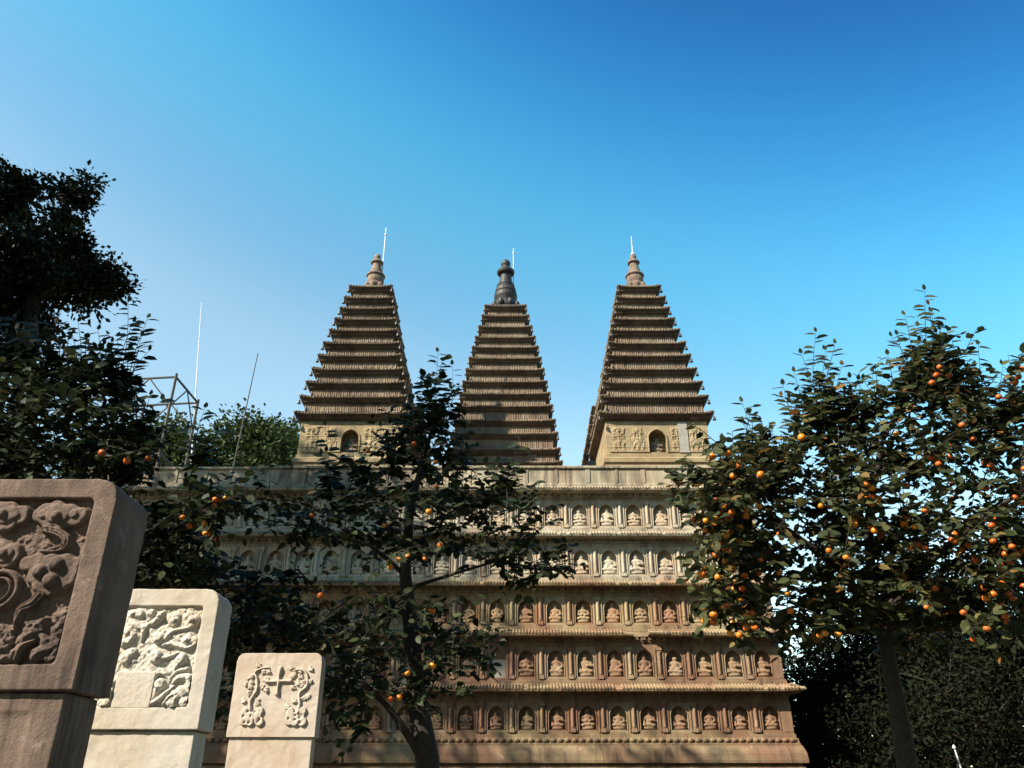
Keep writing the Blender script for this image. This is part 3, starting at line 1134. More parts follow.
def carver(X, Z, L, SC):
    """carving tools that raise the shared height field"""
    st = {'H': np.zeros_like(X), 'smooth': np.zeros_like(X)}

    def up(v, m=None):
        st['H'] = np.maximum(st['H'], v)
        st['smooth'] = np.maximum(st['smooth'], (v > .004) * 1.0)

    def disc(zx, zy, r, h, k=.7):
        x, z = L(zx, zy)
        up(dome(np.hypot(X - x, Z - z) - r * SC, r * SC * k, h))

    def cloud(c, h, edge=.012, k=.006, lift=0.0):
        acc = np.zeros_like(X)
        for (zx, zy, r) in c:
            x, z = L(zx, zy)
            acc += np.exp(-np.clip((np.hypot(X - x, Z - z) - r * SC) / k, -60, 60))
        d = -k * np.log(acc + 1e-30)
        v = dome(d, edge, h - lift) + lift
        up(np.where(d < 0, v, 0))
        return d

    def trail(pts, rads, h, k=.012, groove=0.0):
        d = sd_poly(X, Z, [L(*p) for p in pts], [r * SC for r in rads])
        v = dome(d, k, h)
        if groove:
            v = v - groove * np.exp(-((d + .011) / .0025) ** 2)
        up(np.where(d < 0, v, 0))

    def rock(pts, rads, h, seed):
        d = sd_poly(X, Z, [L(*p) for p in pts], [r * SC for r in rads])
        d = d + .007 * np.sin(X * 110 + seed + 2 * np.sin(Z * 75 + seed)) * np.sin(Z * 95 + seed * 2)
        v = h * (.55 * np.clip(-d / .007, 0, 1) + .45 * np.clip(-d / .035, 0, 1))
        st['H'] = np.maximum(st['H'], np.where(d < 0, v, 0))
    return st, up, disc, cloud, trail, rock


def rough_field(X, seed, amount):
    rg = np.random.default_rng(seed)
    out = np.zeros_like(X)
    for it, a in ((1, .5), (3, 1.2), (8, 2.2)):
        n_ = rg.normal(size=X.shape)
        for _ in range(it):
            n_ = (n_ + np.roll(n_, 1, 0) + np.roll(n_, -1, 0) + np.roll(n_, 1, 1) + np.roll(n_, -1, 1)) / 5
        out += n_ / (n_.std() + 1e-9) * a
    return out * amount / 3


def relief_first(X, Z):
    st, up, disc, cloud, trail, rock = carver(X, Z, loc1, SC1)
    # rocks along the foot
    rock([(258, 470), (235, 530), (205, 600)], [6, 30, 30], .034, 1)
    rock([(165, 535), (120, 580), (90, 610)], [14, 44, 34], .040, 2)
    rock([(92, 545), (120, 580)], [6, 30], .036, 3)
    rock([(150, 600), (185, 640), (130, 672)], [14, 34, 30], .044, 4)
    rock([(215, 625), (205, 670), (140, 692)], [24, 22, 12], .040, 5)
    rock([(20, 580), (10, 630), (-40, 640)], [20, 40, 40], .040, 6)
    rock([(70, 640), (40, 670), (0, 690)], [22, 26, 22], .040, 7)
    rock([(-60, 600), (-90, 660)], [40, 50], .040, 8)
    trail([(60, 690), (85, 640), (130, 618)], [14, 18, 12], .046, .02)
    # ring with turned grooves on the left
    x, z = loc1(-8, 420)
    rr = np.hypot(X - x, Z - z)
    for q, wd in ((70, 13), (44, 9)):
        up(dome(np.abs(rr - q * SC1) - wd * SC1, .010, .034))
    # left clouds
    cloud([(-20, 265, 48), (40, 268, 34), (48, 290, 28), (20, 312, 32), (-25, 310, 40)], .026)
    cloud([(-10, 268, 32), (28, 276, 26), (10, 296, 26)], .034, lift=.022)
    disc(12, 282, 26, .046)
    cloud([(-20, 128, 58), (30, 108, 36), (78, 122, 34), (80, 145, 26), (30, 165, 32), (0, 170, 30)], .026)
    cloud([(-10, 128, 42), (42, 122, 26), (58, 134, 18), (20, 146, 26)], .034, lift=.022)
    disc(10, 130, 27, .048)
    # ruyi cloud, upper right, and its curling tail
    trail([(165, 186), (215, 196), (248, 222), (236, 256), (190, 268), (140, 272)], [16, 18, 19, 17, 12, 5], .032, .010, .010)
    cloud([(146, 130, 32), (168, 108, 28), (212, 98, 30), (262, 112, 30), (306, 128, 32), (288, 152, 28), (232, 164, 28), (180, 160, 28), (220, 132, 48), (270, 136, 36), (170, 135, 34)], .026)
    cloud([(160, 132, 19), (186, 118, 20), (215, 108, 20), (250, 120, 22), (284, 130, 18), (236, 144, 22), (200, 142, 22), (220, 128, 30)], .034, lift=.022, edge=.008)
    disc(218, 138, 26, .050)
    # trefoil cloud with its tail
    trail([(150, 436), (120, 470), (78, 490), (58, 525), (48, 576)], [22, 22, 17, 12, 3], .034, .012, .010)
    cloud([(98, 318, 34), (140, 300, 30), (190, 304, 30), (246, 308, 34), (284, 318, 28), (276, 350, 26), (262, 380, 28), (220, 410, 30), (186, 424, 24), (140, 404, 26), (118, 372, 26), (150, 350, 44), (210, 330, 46), (195, 385, 46), (180, 355, 40)], .026)
    disc(150, 350, 32, .050, .8)
    disc(216, 322, 35, .050, .8)
    disc(194, 386, 37, .052, .8)
    # the left half lies outside the picture: the same clouds again
    for (x_, z_, r_) in ((-.14, 2.42, .05), (-.2, 2.36, .055), (-.27, 2.2, .05), (-.22, 2.05, .06), (-.3, 2.4, .045), (-.3, 2.0, .05), (-.16, 1.98, .055)):
        up(dome(np.hypot(X - x_, Z - z_) - r_, .03, .03))
        up(dome(np.abs(np.hypot(X - x_, Z - z_) - r_ * 1.4) - .012, .01, .02))
    H = st['H']
    return H + rough_field(X, 9, .0028) * (1 - .85 * st['smooth'])


a = loc1(340, 72)
b_ = loc1(228, 706)
w1 = (-a[0] - .01, (a[0] + b_[0]) / 2, b_[1], a[1])
rel1 = relief_mesh('relief', w1[0] + .001, w1[1] - .001, w1[2] + .001, w1[3] - .001, .0028, relief_first, .0004, 3)
stele('large brown gravestone with carved clouds over rocks, nearest the camera', X1, Y1, .84, .27, Z1B, Z1T, .07, M['brown_marble'], w1, .031, rel1,
      (-.30, .30, .6, Z1B - .06))

# --- second gravestone
Y2 = 4.55
X2 = -2.035
Z2B, Z2T = at(202, 730, Y2).z, at(160, 589, Y2).z


def loc2(zx, zy):
    p = at(100 + zx / 6.68, 600 + zy / 6.68, Y2)
    return (p.x - X2, p.z)


SC2 = 1 / 6.68 / FPX * 4.35


def relief_second(X, Z):
    st, up, disc, cloud, trail, rock = carver(X, Z, loc2, SC2)
    # low swelling ground of the carving
    cloud([(560, 120, 90), (430, 240, 80), (560, 270, 80), (380, 380, 80), (250, 120, 90), (180, 250, 70), (180, 380, 60), (480, 560, 110), (380, 640, 80), (540, 660, 70), (520, 420, 60)], .010, .03, .01)
    # forked cloud
    trail([(215, 150), (255, 175), (300, 178), (350, 150), (400, 112)], [24, 24, 26, 24, 24], .030, .02)
    trail([(292, 180), (278, 230), (268, 275)], [26, 15, 5], .028, .014)
    disc(262, 92, 34, .034)
    disc(222, 88, 30, .028)
    disc(336, 84, 30, .034)
    disc(400, 104, 30, .034)
    # two eyed clouds, upper right, with long tails
    cloud([(470, 115, 34), (505, 120, 36), (490, 150, 34)], .026, .016)
    disc(488, 138, 26, .040)
    cloud([(590, 110, 40), (630, 130, 36), (600, 155, 40)], .028, .016)
    disc(612, 132, 28, .042)
    trail([(625, 175), (560, 190), (490, 205), (430, 255)], [10, 13, 15, 15], .028, .012)
    trail([(335, 190), (352, 225), (385, 252)], [10, 24, 40], .028, .02)
    disc(386, 254, 40, .042)
    cloud([(560, 262, 26), (590, 255, 26), (628, 268, 24), (580, 285, 22)], .026, .014)
    disc(574, 266, 19, .038)
    trail([(640, 285), (590, 315), (530, 312), (470, 290), (415, 302)], [10, 15, 15, 15, 10], .030, .012)
    trail([(318, 330), (345, 340), (372, 376)], [14, 26, 42], .028, .02)
    disc(370, 378, 46, .044)
    trail([(412, 388), (470, 372), (520, 350)], [14, 12, 5], .028, .01)
    # left clouds
    cloud([(185, 205, 34), (215, 235, 26), (190, 270, 30), (150, 285, 30)], .028, .018)
    disc(182, 215, 24, .040)
    cloud([(200, 350, 30), (165, 395, 36), (225, 335, 16)], .030, .018)
    # figure-like rocks, lower right
    trail([(498, 470), (510, 420), (540, 385)], [14, 30, 34], .034, .02)
    disc(538, 402, 34, .046)
    trail([(360, 540), (366, 498), (405, 476), (448, 500), (470, 540)], [16, 22, 24, 22, 14], .036, .016)
    disc(398, 560, 40, .044)
    trail([(480, 500), (520, 470), (580, 460)], [12, 16, 18], .028, .014)
    trail([(482, 560), (520, 520), (590, 520), (596, 600)], [14, 24, 28, 26], .034, .02)
    trail([(322, 700), (380, 668), (440, 622), (490, 580)], [14, 22, 18, 14], .044, .016)
    cloud([(345, 640, 34), (360, 610, 26)], .030, .018)
    cloud([(500, 640, 50), (540, 620, 44), (560, 680, 40), (480, 690, 40), (440, 690, 30)], .040, .03)
    trail([(420, 700), (460, 650), (520, 620)], [12, 16, 12], .048, .014)
    for zx, zy, r in ((92, 560, 30), (80, 610, 32), (60, 640, 26), (40, 685, 34), (10, 690, 30), (30, 600, 30)):
        disc(zx, zy, r, .036)
    H = .78 * st['H'] + rough_field(X, 19, .0022)
    # the blank tablet in the middle
    x0, z1 = loc2(118, 478)
    x1, z0 = loc2(326, 716)
    dd = np.minimum(np.minimum(X - x0, x1 - X), z1 - Z)
    H = np.where(dd > 0, .020 + rough_field(X, 21, .0004), H)
    return np.where((dd > -.004) & (dd <= 0), np.minimum(H, .002), H)


a = loc2(676, 44)
b_ = loc2(592, 718)
wx = (a[0] + b_[0]) / 2
w2 = (-wx, wx, b_[1], a[1])
rel2 = relief_mesh('relief', w2[0] + .001, w2[1] - .001, w2[2] + .001, w2[3] - .001, .0034, relief_second, .0003, 4)
stele('white marble gravestone with a sunk panel of cloud scrolls, middle of the row', X2, Y2, .79, .235, Z2B, Z2T, .075, M['marble'], w2, .022, rel2)

# --- third gravestone
Y3 = 8.0
X3 = -2.215
Z3B, Z3T = at(270, 737.5, Y3).z, at(280, 653, Y3).z


def loc3(zx, zy):
    p = at(225 + zx / 7.314, 645 + zy / 7.314, Y3)
    return (p.x - X3, p.z)


SC3 = 1 / 7.314 / FPX * 7.55


def relief_third(X, Z):
    st, up, disc, cloud, trail, rock = carver(X, Z, loc3, SC3)
    rg = random.Random(77)
    # cross with flared ends
    trail([(406, 172), (397, 225), (394, 264), (388, 310), (380, 356)], [17, 9, 13, 9, 16], .028, .012)
    trail([(306, 266), (350, 268), (394, 264), (440, 264), (482, 262)], [14, 9, 13, 9, 15], .028, .012)
    for sgn, stem, leaves, base in ((1, [(190, 500), (185, 410), (232, 330), (236, 250), (222, 200), (270, 172), (322, 166)],
                                     [(170, 250), (190, 220), (180, 300), (165, 350), (150, 410), (275, 190), (300, 240), (285, 300), (290, 330), (230, 400), (250, 430), (330, 200), (240, 160), (205, 275), (155, 300)], (112, 282)),
                                    (-1, [(530, 510), (548, 430), (546, 350), (600, 300), (602, 220), (560, 180), (500, 190)],
                                     [(520, 215), (480, 180), (540, 195), (620, 185), (565, 265), (575, 290), (500, 240), (490, 320), (580, 380), (600, 370), (530, 290), (620, 260), (470, 450), (500, 420), (545, 240)], (440, 596))):
        trail(stem, [14, 11, 11, 10, 9, 9, 6], .024, .012)
        for (x, y) in leaves:
            a_ = rg.uniform(0, 6.28)
            for q in range(3):
                b2 = a_ + (q - 1) * .75
                trail([(x, y), (x + 16 * math.cos(b2), y + 16 * math.sin(b2)), (x + 30 * math.cos(b2 + .3), y + 28 * math.sin(b2 + .3))], [9, 10, 4], rg.uniform(.014, .022), .010)
        x0, x1 = base
        cloud([(x0 + 25, 560, 28), (x0 + 70, 562, 30), (x1 - 30, 560, 32), (x0 + 40, 520, 34), (x1 - 50, 510, 36), (x1 - 25, 480, 26), (x0 + 40, 480, 24)], .022, .008)
        for q in range(9):
            cx, cy = rg.uniform(x0 + 18, x1 - 18), rg.uniform(480, 570)
            x, z = loc3(cx, cy)
            st['H'] = st['H'] - .016 * np.exp(-((np.hypot(X - x, Z - z)) / (9 * SC3)) ** 2) * (st['H'] > .01)
    H = st['H'] - .003
    # a faint tablet line
    for pts in ([(285, 400), (440, 400)], [(285, 400), (262, 600)], [(440, 400), (426, 600)]):
        d = sd_poly(X, Z, [loc3(*p) for p in pts], [1.5 * SC3] * 2)
        H = np.where(d < 0, np.maximum(H, .002), H)
    return H + rough_field(X, 31, .0006)


rel3 = relief_mesh('relief', -.33, .33, Z3B + .06, Z3T - .05, .004, relief_third, .0007, 6)
stele('cream gravestone carved with a cross between two vines, farthest of the row', X3, Y3, .81, .185, Z3B, Z3T, .07, M['marble_warm'], None, 0.0, rel3)


# ------------------------------------------------------------------ trees
def leaf_template(broad):
    if broad:
        v = np.array([(0, 0, 0), (.30, 0, -.015), (.68, 0, -.03), (1, 0, -.09), (.28, .29, .04), (.66, .26, .02), (.28, -.29, .04), (.66, -.26, .02)], float)
        t = np.array([(0, 1, 4), (2, 3, 5), (0, 6, 1), (2, 7, 3)])
        q = np.array([(1, 2, 5, 4), (6, 7, 2, 1)])
    else:
        v = np.array([(0, 0, 0), (.5, .28, .05), (1, 0, -.05), (.5, -.28, .05)], float)
        t = np.array([(0, 2, 1), (0, 3, 2)])
        q = None
    return v, t, q


def leaves_mesh(name, P, D, U, S, tone, broad=True):
    """P positions, D length directions, U approximate normals, S lengths"""
    v, t, q = leaf_template(broad)
    D = D / np.linalg.norm(D, axis=1, keepdims=True)
    Sd = np.cross(U, D)
    Sd /= np.linalg.norm(Sd, axis=1, keepdims=True) + 1e-9
    Nn = np.cross(D, Sd)
    wid = NP.uniform(.85, 1.2, (len(P), 1, 1))
    V = P[:, None, :] + S[:, None, None] * (v[None, :, 0:1] * D[:, None, :] + wid * v[None, :, 1:2] * Sd[:, None, :] + NP.uniform(.3, 1.5, (len(P), 1, 1)) * v[None, :, 2:3] * Nn[:, None, :])
    k = len(v)
    off = (np.arange(len(P)) * k)[:, None, None]
    groups = [((t[None] + off).reshape(-1, 3), 3)]
    if q is not None:
        groups.append(((q[None] + off).reshape(-1, 4), 4))
    return np_mesh(name, V.reshape(-1, 3), groups, smooth=True, tone=np.repeat(tone, k))


def grow(trunks, targets, seed, step=.3, back=.35):
    """skeleton: trunk polylines, then a branch from the nearest wood to every target"""
    rg = random.Random(seed)
    pos, par, plen = [], [], []
    rad_min = {}
    tips = []
    for pts, r0, r1, conn in trunks:
        prev = -1
        if conn is not None:
            q = Vector(conn)
            prev = min(range(len(pos)), key=lambda i: (pos[i] - q).length)
        n_ = len(pts)
        for i in range(n_ - 1):
            a_, b2 = Vector(pts[i]), Vector(pts[i + 1])
            m_ = max(1, int((b2 - a_).length / .22))
            for j in range(m_ + (1 if i == n_ - 2 else 0)):
                t_ = (i + j / m_) / (n_ - 1)
                p = a_.lerp(b2, j / m_)
                p += Vector((rg.uniform(-1, 1), rg.uniform(-1, 1), 0)) * .012
                pos.append(p)
                par.append(prev)
                plen.append(0 if prev < 0 else plen[prev] + (p - pos[prev]).length)
                prev = len(pos) - 1
                rad_min[prev] = r0 + (r1 - r0) * t_
    root = pos[0]
    first_ok = [i for i in range(len(pos))]
    arr = np.array([tuple(p) for p in pos])
    pl = np.array(plen)
    ok_low = np.array([p.z for p in pos])
    zmin = trunks[0][4] if len(trunks[0]) > 4 else root.z + 1.2
    tg = sorted(targets, key=lambda p: min((p - q).length for q in pos))
    P_, PL_ = list(arr), list(pl)
    buf = np.zeros((200000, 3))
    bl_ = np.zeros(200000)
    n0 = len(pos)
    buf[:n0] = arr
    bl_[:n0] = pl
    bad = np.zeros(200000)
    bad[:n0] = np.where(arr[:, 2] < root.z + 1.3, 50, 0)
    ends = []
    cnt = n0
    for p in tg:
        pv = np.array(p)
        d = np.linalg.norm(buf[:cnt] - pv, axis=1)
        c = d + back * bl_[:cnt] * .35 + bad[:cnt] + np.clip(buf[:cnt, 2] - pv[2], 0, 9) * .5
        i = int(np.argmin(c))
        a_ = Vector(buf[i])
        L = (p - a_).length
        m_ = max(1, int(L / step))
        prev = i
        # branches rise first and bend out
        mid = a_.lerp(p, .5) + Vector((rg.uniform(-1, 1), rg.uniform(-1, 1), rg.uniform(.0, .9))) * L * .12
        for j in range(1, m_ + 1):
            t_ = j / m_
            q = a_ * (1 - t_) ** 2 + mid * 2 * t_ * (1 - t_) + p * t_ * t_
            buf[cnt] = q
            bl_[cnt] = bl_[prev] + (q - Vector(buf[prev])).length
            pos.append(Vector(q))
            par.append(prev)
            prev = cnt
            cnt += 1
        ends.append(prev)
    return pos, par, rad_min, ends


def wood_mesh(name, pos, par, rad_min, tip=.0045, power=2.4, seg_big=9, flare=None):
    n_ = len(pos)
    kids = [[] for _ in range(n_)]
    for i, p in enumerate(par):
        if p >= 0:
            kids[p].append(i)
    rad = [0.0] * n_
    for i in range(n_ - 1, -1, -1):
        s = sum(rad[k] ** power for k in kids[i])
        rad[i] = max(tip, s ** (1 / power) if s > 0 else tip)
        if i in rad_min:
            rad[i] = rad_min[i]
        elif par[i] in rad_min:
            rad[i] = min(rad[i], rad_min[par[i]] * .8)
    for i in range(n_):
        if par[i] >= 0:
            rad[i] = min(rad[i], rad[par[i]])
    mb = MB()
    done = [False] * n_
    for i in range(n_):
        if done[i]:
            continue
        chain = [i] if par[i] < 0 else [par[i], i]
        done[i] = True
        c = i
        while kids[c]:
            k = max(kids[c], key=lambda q: rad[q])
            if done[k]:
                break
            chain.append(k)
            done[k] = True
            c = k
        rr = [rad[q] for q in chain]
        if par[i] >= 0:
            rr[0] = min(rr[0], rr[1] * 1.15)
        if len(chain) < 2:
            continue
        seg = seg_big if max(rr) > .05 else (6 if max(rr) > .015 else 4)
        mb.tube([pos[q] for q in chain], rr, seg)
    return mb, rad


def blob_points(blobs, rg):
    """blobs in real space: (u, v, Y, half-width m, depth half-width m, half-height m, count)"""
    out = []
    for (u, v, Y, rx, ry, rz, n_) in blobs:
        c = at(u, v, Y)
        for _ in range(n_):
            while True:
                a_ = Vector((rg.uniform(-1, 1), rg.uniform(-1, 1), rg.uniform(-1, 1)))
                if a_.length < 1:
                    break
            if a_.length < .55 and rg.random() < .5:
                a_ = a_.normalized() * rg.uniform(.6, 1)
            out.append(c + Vector((a_.x * rx, a_.y * ry, a_.z * rz)))
    return out


FR = MB()
FR.ell((0, 0, -.033), (.0355, .0355, .031), 14, 9)
FRUIT = FR.mesh('persimmon', True)
FRUIT.materials.append(M['fruit'])
CA = MB()
for k in range(4):
    a = math.pi / 2 * k
    ca, sa = math.cos(a), math.sin(a)
    vs = [(0, 0, .002), (.012, .012, -.002), (.03, 0, -.008), (.012, -.012, -.002)]
    CA.add([(x * ca - y * sa, x * sa + y * ca, z) for x, y, z in vs], [(0, 1, 2, 3)])
CA.tube([(0, 0, 0), (0, 0, .035)], .004, 5)
CALYX = CA.mesh('calyx')
CALYX.materials.append(M['calyx'])


def broad_tree(name, label, base, trunks, blobs, shoots, fruits, leafm, bark, seed, leaf=.115, per=11, group='persimmon trees'):
    rg = random.Random(seed)
    t = thing(name, label, 'tree', base, group)
    Bv = Vector(base)
    targets = blob_points(blobs, rg)
    shoot_paths = []
    sprays = []
    for (u0, v0, u1, v1, Y, dY) in shoots:
        a_, b2 = at(u0, v0, Y), at(u1, v1, Y + dY)
        sprays.append((a_, b2))
        for q in range(3):
            f_ = rg.uniform(.5, .8)
            o_ = Vector((rg.uniform(-.22, .22), rg.uniform(-.2, .2), rg.uniform(-.12, .05)))
            sprays.append((a_.lerp(b2, rg.uniform(0, .2)), a_.lerp(b2, f_) + o_))
    for a_, b2 in sprays:
        m_ = max(2, int((b2 - a_).length / .12))
        bend = Vector((rg.uniform(-1, 1), rg.uniform(-1, 1), 0)) * .06
        shoot_paths.append([a_.lerp(b2, k / m_) + bend * math.sin(math.pi * k / m_) for k in range(m_ + 1)])
        targets.append(a_)
    fr_pos = []
    for (u, v, Y, n_) in fruits:
        n_ = n_ + (1 if n_ > 1 else 0)
        c = at(u, v, Y)
        for k in range(n_):
            q = c + Vector((rg.uniform(-.09, .09), rg.uniform(-.08, .08), rg.uniform(-.08, .08))) * (1 if n_ > 1 else .2)
            if all((q - o).length > .072 for o in fr_pos):
                fr_pos.append(q)
    ftargets = [p + Vector((0, 0, .06)) for p in fr_pos]
    pos, par, rm, ends = grow(trunks, targets + ftargets, seed)
    mb, rad = wood_mesh(name, pos, par, rm)
    for path in shoot_paths:
        mb.tube(path, [.007 - .005 * k / (len(path) - 1) for k in range(len(path))], 4)
    # leaves along the outer wood, alternating
    P, D, U, S = [], [], [], []

    def put(p, d, up, s):
        P.append(p); D.append(d); U.append(up); S.append(s)
    kids = [0] * len(pos)
    for p in par:
        if p >= 0:
            kids[p] += 1
    for e in ends:
        chain, i = [e], e
        while par[i] >= 0 and len(chain) < 4 and rad[par[i]] < .016:
            i = par[i]
            chain.append(i)
        pts = [pos[i] for i in chain][::-1]
        # a short leafy twig beyond the end
        d = (pts[-1] - (pts[-2] if len(pts) > 1 else pos[par[e]] if par[e] >= 0 else pts[-1] - Vector((0, 0, 1))))
        d = d.normalized() if d.length > 1e-4 else Vector((0, 0, 1))
        d = (d + Vector((rg.uniform(-.5, .5), rg.uniform(-.5, .5), rg.uniform(-.35, .45)))).normalized()
        L = rg.uniform(.15, .38)
        mb.tube([pts[-1], pts[-1] + d * L * .5 + Vector((0, 0, .01)), pts[-1] + d * L], [.0045, .0035, .002], 4)
        pts = pts + [pts[-1] + d * L]
        n_ = int(per * rg.uniform(.7, 1.3))
        seglen = [(b2 - a_).length for a_, b2 in zip(pts[:-1], pts[1:])]
        tot = sum(seglen)
        for k in range(n_):
            s_ = tot * (1 - (k + rg.random() * .5) / n_ * min(1, .55 / tot))
            j = 0
            while j < len(seglen) - 1 and s_ > seglen[j]:
                s_ -= seglen[j]
                j += 1
            p = pts[j].lerp(pts[j + 1], min(1, s_ / max(seglen[j], 1e-6)))
            ax = (pts[j + 1] - pts[j]).normalized()
            side = ax.cross(Vector((0, 0, 1)))
            side = side.normalized() if side.length > .1 else Vector((1, 0, 0)).lerp(Vector((0, 1, 0)), rg.random()).normalized()
            sg = 1 if k % 2 else -1
            dd = side * sg * rg.uniform(.6, 1.1) + ax * rg.uniform(.2, .8) + Vector((rg.uniform(-.4, .4), rg.uniform(-.4, .4), rg.uniform(-.75, .15)))
            up = Vector((rg.uniform(-.9, .9), rg.uniform(-1.1, .6), .8))
            put(p, dd, up, leaf * rg.uniform(.6, 1.25))
    for path in shoot_paths:
        m_ = len(path)
        for k in range(1, m_):
            for h in range(2):
                p = path[k - 1].lerp(path[k], .5 * h + .25)
                a_ = math.pi * ((k + h) % 2) + rg.uniform(-.6, .6)
                dd = Vector((math.cos(a_), math.sin(a_) * .6, rg.uniform(-.25, .4)))
                put(p, dd, Vector((rg.uniform(-.4, .4), rg.uniform(-1.5, 0), 1)), leaf * rg.uniform(1.4, 1.9) * (1 - .25 * k / m_))
        put(path[-1], Vector((rg.uniform(-.3, .3), rg.uniform(-.3, .3), 1)), Vector((0, 1, .2)), leaf * .7)
    P = np.array(P) - np.array(base)
    tone = NP.beta(1.3, 1.8, len(P))
    link('crown', leaves_mesh('crown', P, np.array(D), np.array(U), np.array(S), tone), leafm, t)
    mb.v = [(x - Bv.x, y - Bv.y, z - Bv.z) for x, y, z in mb.v]
    obj('trunk', mb, bark, t, smooth=True)
    more = MB()
    fr_pos.sort(key=lambda p: (p - Vector((0, 0, EYE))).length)
    for p in fr_pos[100:]:
        more.add([(x * .95 + p.x - Bv.x, y * .95 + p.y - Bv.y, z * .95 + p.z - Bv.z) for x, y, z in FR.v], FR.f)
    if more.v:
        mo = obj('persimmons', more, M['fruit'], t, smooth=True)
        mo['kind'] = 'stuff'
    for p in fr_pos[:100]:
        f = link('persimmon', FRUIT, None, t, p - Bv)
        s_ = rg.uniform(.72, 1.12)
        f.scale = (s_, s_, s_ * rg.uniform(.82, 1.12))
        f.rotation_euler = (rg.uniform(-.6, .6), rg.uniform(-.6, .6), rg.uniform(0, 6))
        c = link('calyx', CALYX, None, f)
    return t


def fine_tree(name, label, base, trunks, blobs, leafm, bark, seed, leaf=.07, per=40, spread=.3, group=None, cat='tree', tip=.006):
    rg = random.Random(seed)
    nr = np.random.default_rng(seed)
    t = thing(name, label, cat, base, group)
    Bv = Vector(base)
    targets = blob_points(blobs, rg)
    pos, par, rm, ends = grow(trunks, targets, seed, step=.45)
    mb, rad = wood_mesh(name, pos, par, rm, tip=tip)
    E = np.array([tuple(pos[e]) for e in ends])
    Q = np.array([tuple(pos[par[e]]) if par[e] >= 0 else tuple(pos[e]) for e in ends])
    n_ = len(E)
    C = np.repeat(E, per, 0)
    back = np.repeat(E - Q, per, 0) * nr.uniform(-1.2, .3, (n_ * per, 1))
    off = nr.normal(size=(n_ * per, 3)) * np.array([spread, spread, spread * .62]) * np.repeat(nr.uniform(.6, 1.25, n_), per)[:, None]
    P = C + back * .6 + off - np.array(base)
    D = off + nr.normal(size=off.shape) * spread * .9
    U = nr.normal(size=off.shape) * .6 + np.array([0, 0, 1.0])
    S = leaf * nr.uniform(.6, 1.3, len(P))
    tone = np.clip(np.repeat(nr.beta(2, 2, n_), per) * .6 + nr.uniform(0, .4, len(P)), 0, 1)
    link('crown', leaves_mesh('crown', P, D, U, S, tone, broad=False), leafm, t)
    mb.v = [(x - Bv.x, y - Bv.y, z - Bv.z) for x, y, z in mb.v]
    obj('trunk', mb, bark, t, smooth=True)
    return t


def at0(u, v, Y):
    return tuple(at(u, v, Y))


# --- centre persimmon
Yt = 9.6
b0 = at(427, 768, Yt)
base_c = (b0.x + .06, Yt, 0)
trc = [([(base_c[0] + .05, Yt, -.05), (base_c[0] + .02, Yt, .5), at0(426, 760, Yt), at0(417, 700, Yt), at0(412, 640, Yt + .05), at0(405, 575, Yt), at0(408, 520, Yt - .05), at0(424, 455, Yt), at0(436, 410, Yt)], .175, .014, None),
       ([at0(424, 765, Yt), at0(400, 722, Yt - .15), at0(372, 690, Yt - .3), at0(345, 660, Yt - .4)], .052, .012, at0(426, 762, Yt)),
       ([at0(406, 590, Yt), at0(450, 575, Yt - .1), at0(500, 560, Yt - .2), at0(545, 570, Yt - .2)], .028, .008, at0(406, 590, Yt)),
       ([at0(405, 575, Yt), at0(370, 545, Yt - .2), at0(320, 530, Yt - .3), at0(270, 520, Yt - .3)], .032, .008, at0(405, 575, Yt))]
bl_c = [(425, 505, Yt, 1.1, .9, .60, 90), (380, 525, Yt - .3, 1.0, .7, .5, 52), (490, 525, Yt - .2, .8, .7, .50, 58), (535, 565, Yt - .2, .42, .5, .28, 34), (310, 520, Yt - .3, .7, .5, .35, 32), (245, 500, Yt - .2, .5, .4, .18, 14),
        (415, 445, Yt, .55, .5, .55, 60), (438, 400, Yt, .22, .25, .45, 18), (385, 640, Yt - .3, 1.0, .8, .55, 66), (340, 660, Yt - .3, .55, .6, .6, 40), (300, 625, Yt - .2, .6, .6, .4, 46), (455, 645, Yt - .2, .55, .6, .35, 40), (440, 690, Yt - .4, .4, .4, .25, 16),
        (345, 710, Yt - .4, .35, .4, .35, 14), (270, 590, Yt - .1, .5, .5, .3, 20), (262, 640, Yt + .2, .42, .5, .5, 40), (250, 690, Yt + .3, .3, .4, .4, 24)]
sh_c = [(432, 430, 438, 352, Yt, 0), (425, 440, 421, 385, Yt, .1), (445, 430, 452, 365, Yt + .1, .1), (500, 500, 519, 440, Yt - .2, 0), (330, 500, 325, 425, Yt - .3, 0), (360, 480, 352, 440, Yt - .2, 0), (485, 510, 497, 465, Yt - .2, 0), (455, 480, 468, 425, Yt, 0),
        (395, 470, 392, 412, Yt, 0), (222, 500, 185, 478, Yt - .2, 0)]
cf_ = lambda x, y, n_, Y: (120 + x / 2.0875, 400 + y / 2.0875, Y, n_)
fr_c = [cf_(402, 235, 1, Yt - .9), cf_(657, 130, 1, Yt - .6), cf_(615, 88, 1, Yt - .4), cf_(565, 330, 2, Yt - .9), cf_(600, 322, 1, Yt - .9), cf_(642, 325, 1, Yt - .9), cf_(668, 298, 1, Yt - .9), cf_(645, 230, 1, Yt - .9),
        cf_(655, 435, 1, Yt - .8), cf_(645, 432, 1, Yt - .7), cf_(655, 548, 1, Yt - .8), cf_(600, 565, 1, Yt - .8), cf_(583, 615, 1, Yt - .9), cf_(560, 620, 1, Yt - .9), cf_(422, 400, 1, Yt - .6), cf_(520, 100, 1, Yt - .5), cf_(660, 175, 1, Yt - .7), cf_(550, 255, 1, Yt - .8)]
broad_tree('persimmon_tree', 'dark persimmon tree in the middle with a few fruits before the temple', base_c, trc, bl_c, sh_c, fr_c, M['leaf_dark'], M['bark'], 11, leaf=.118, per=9)

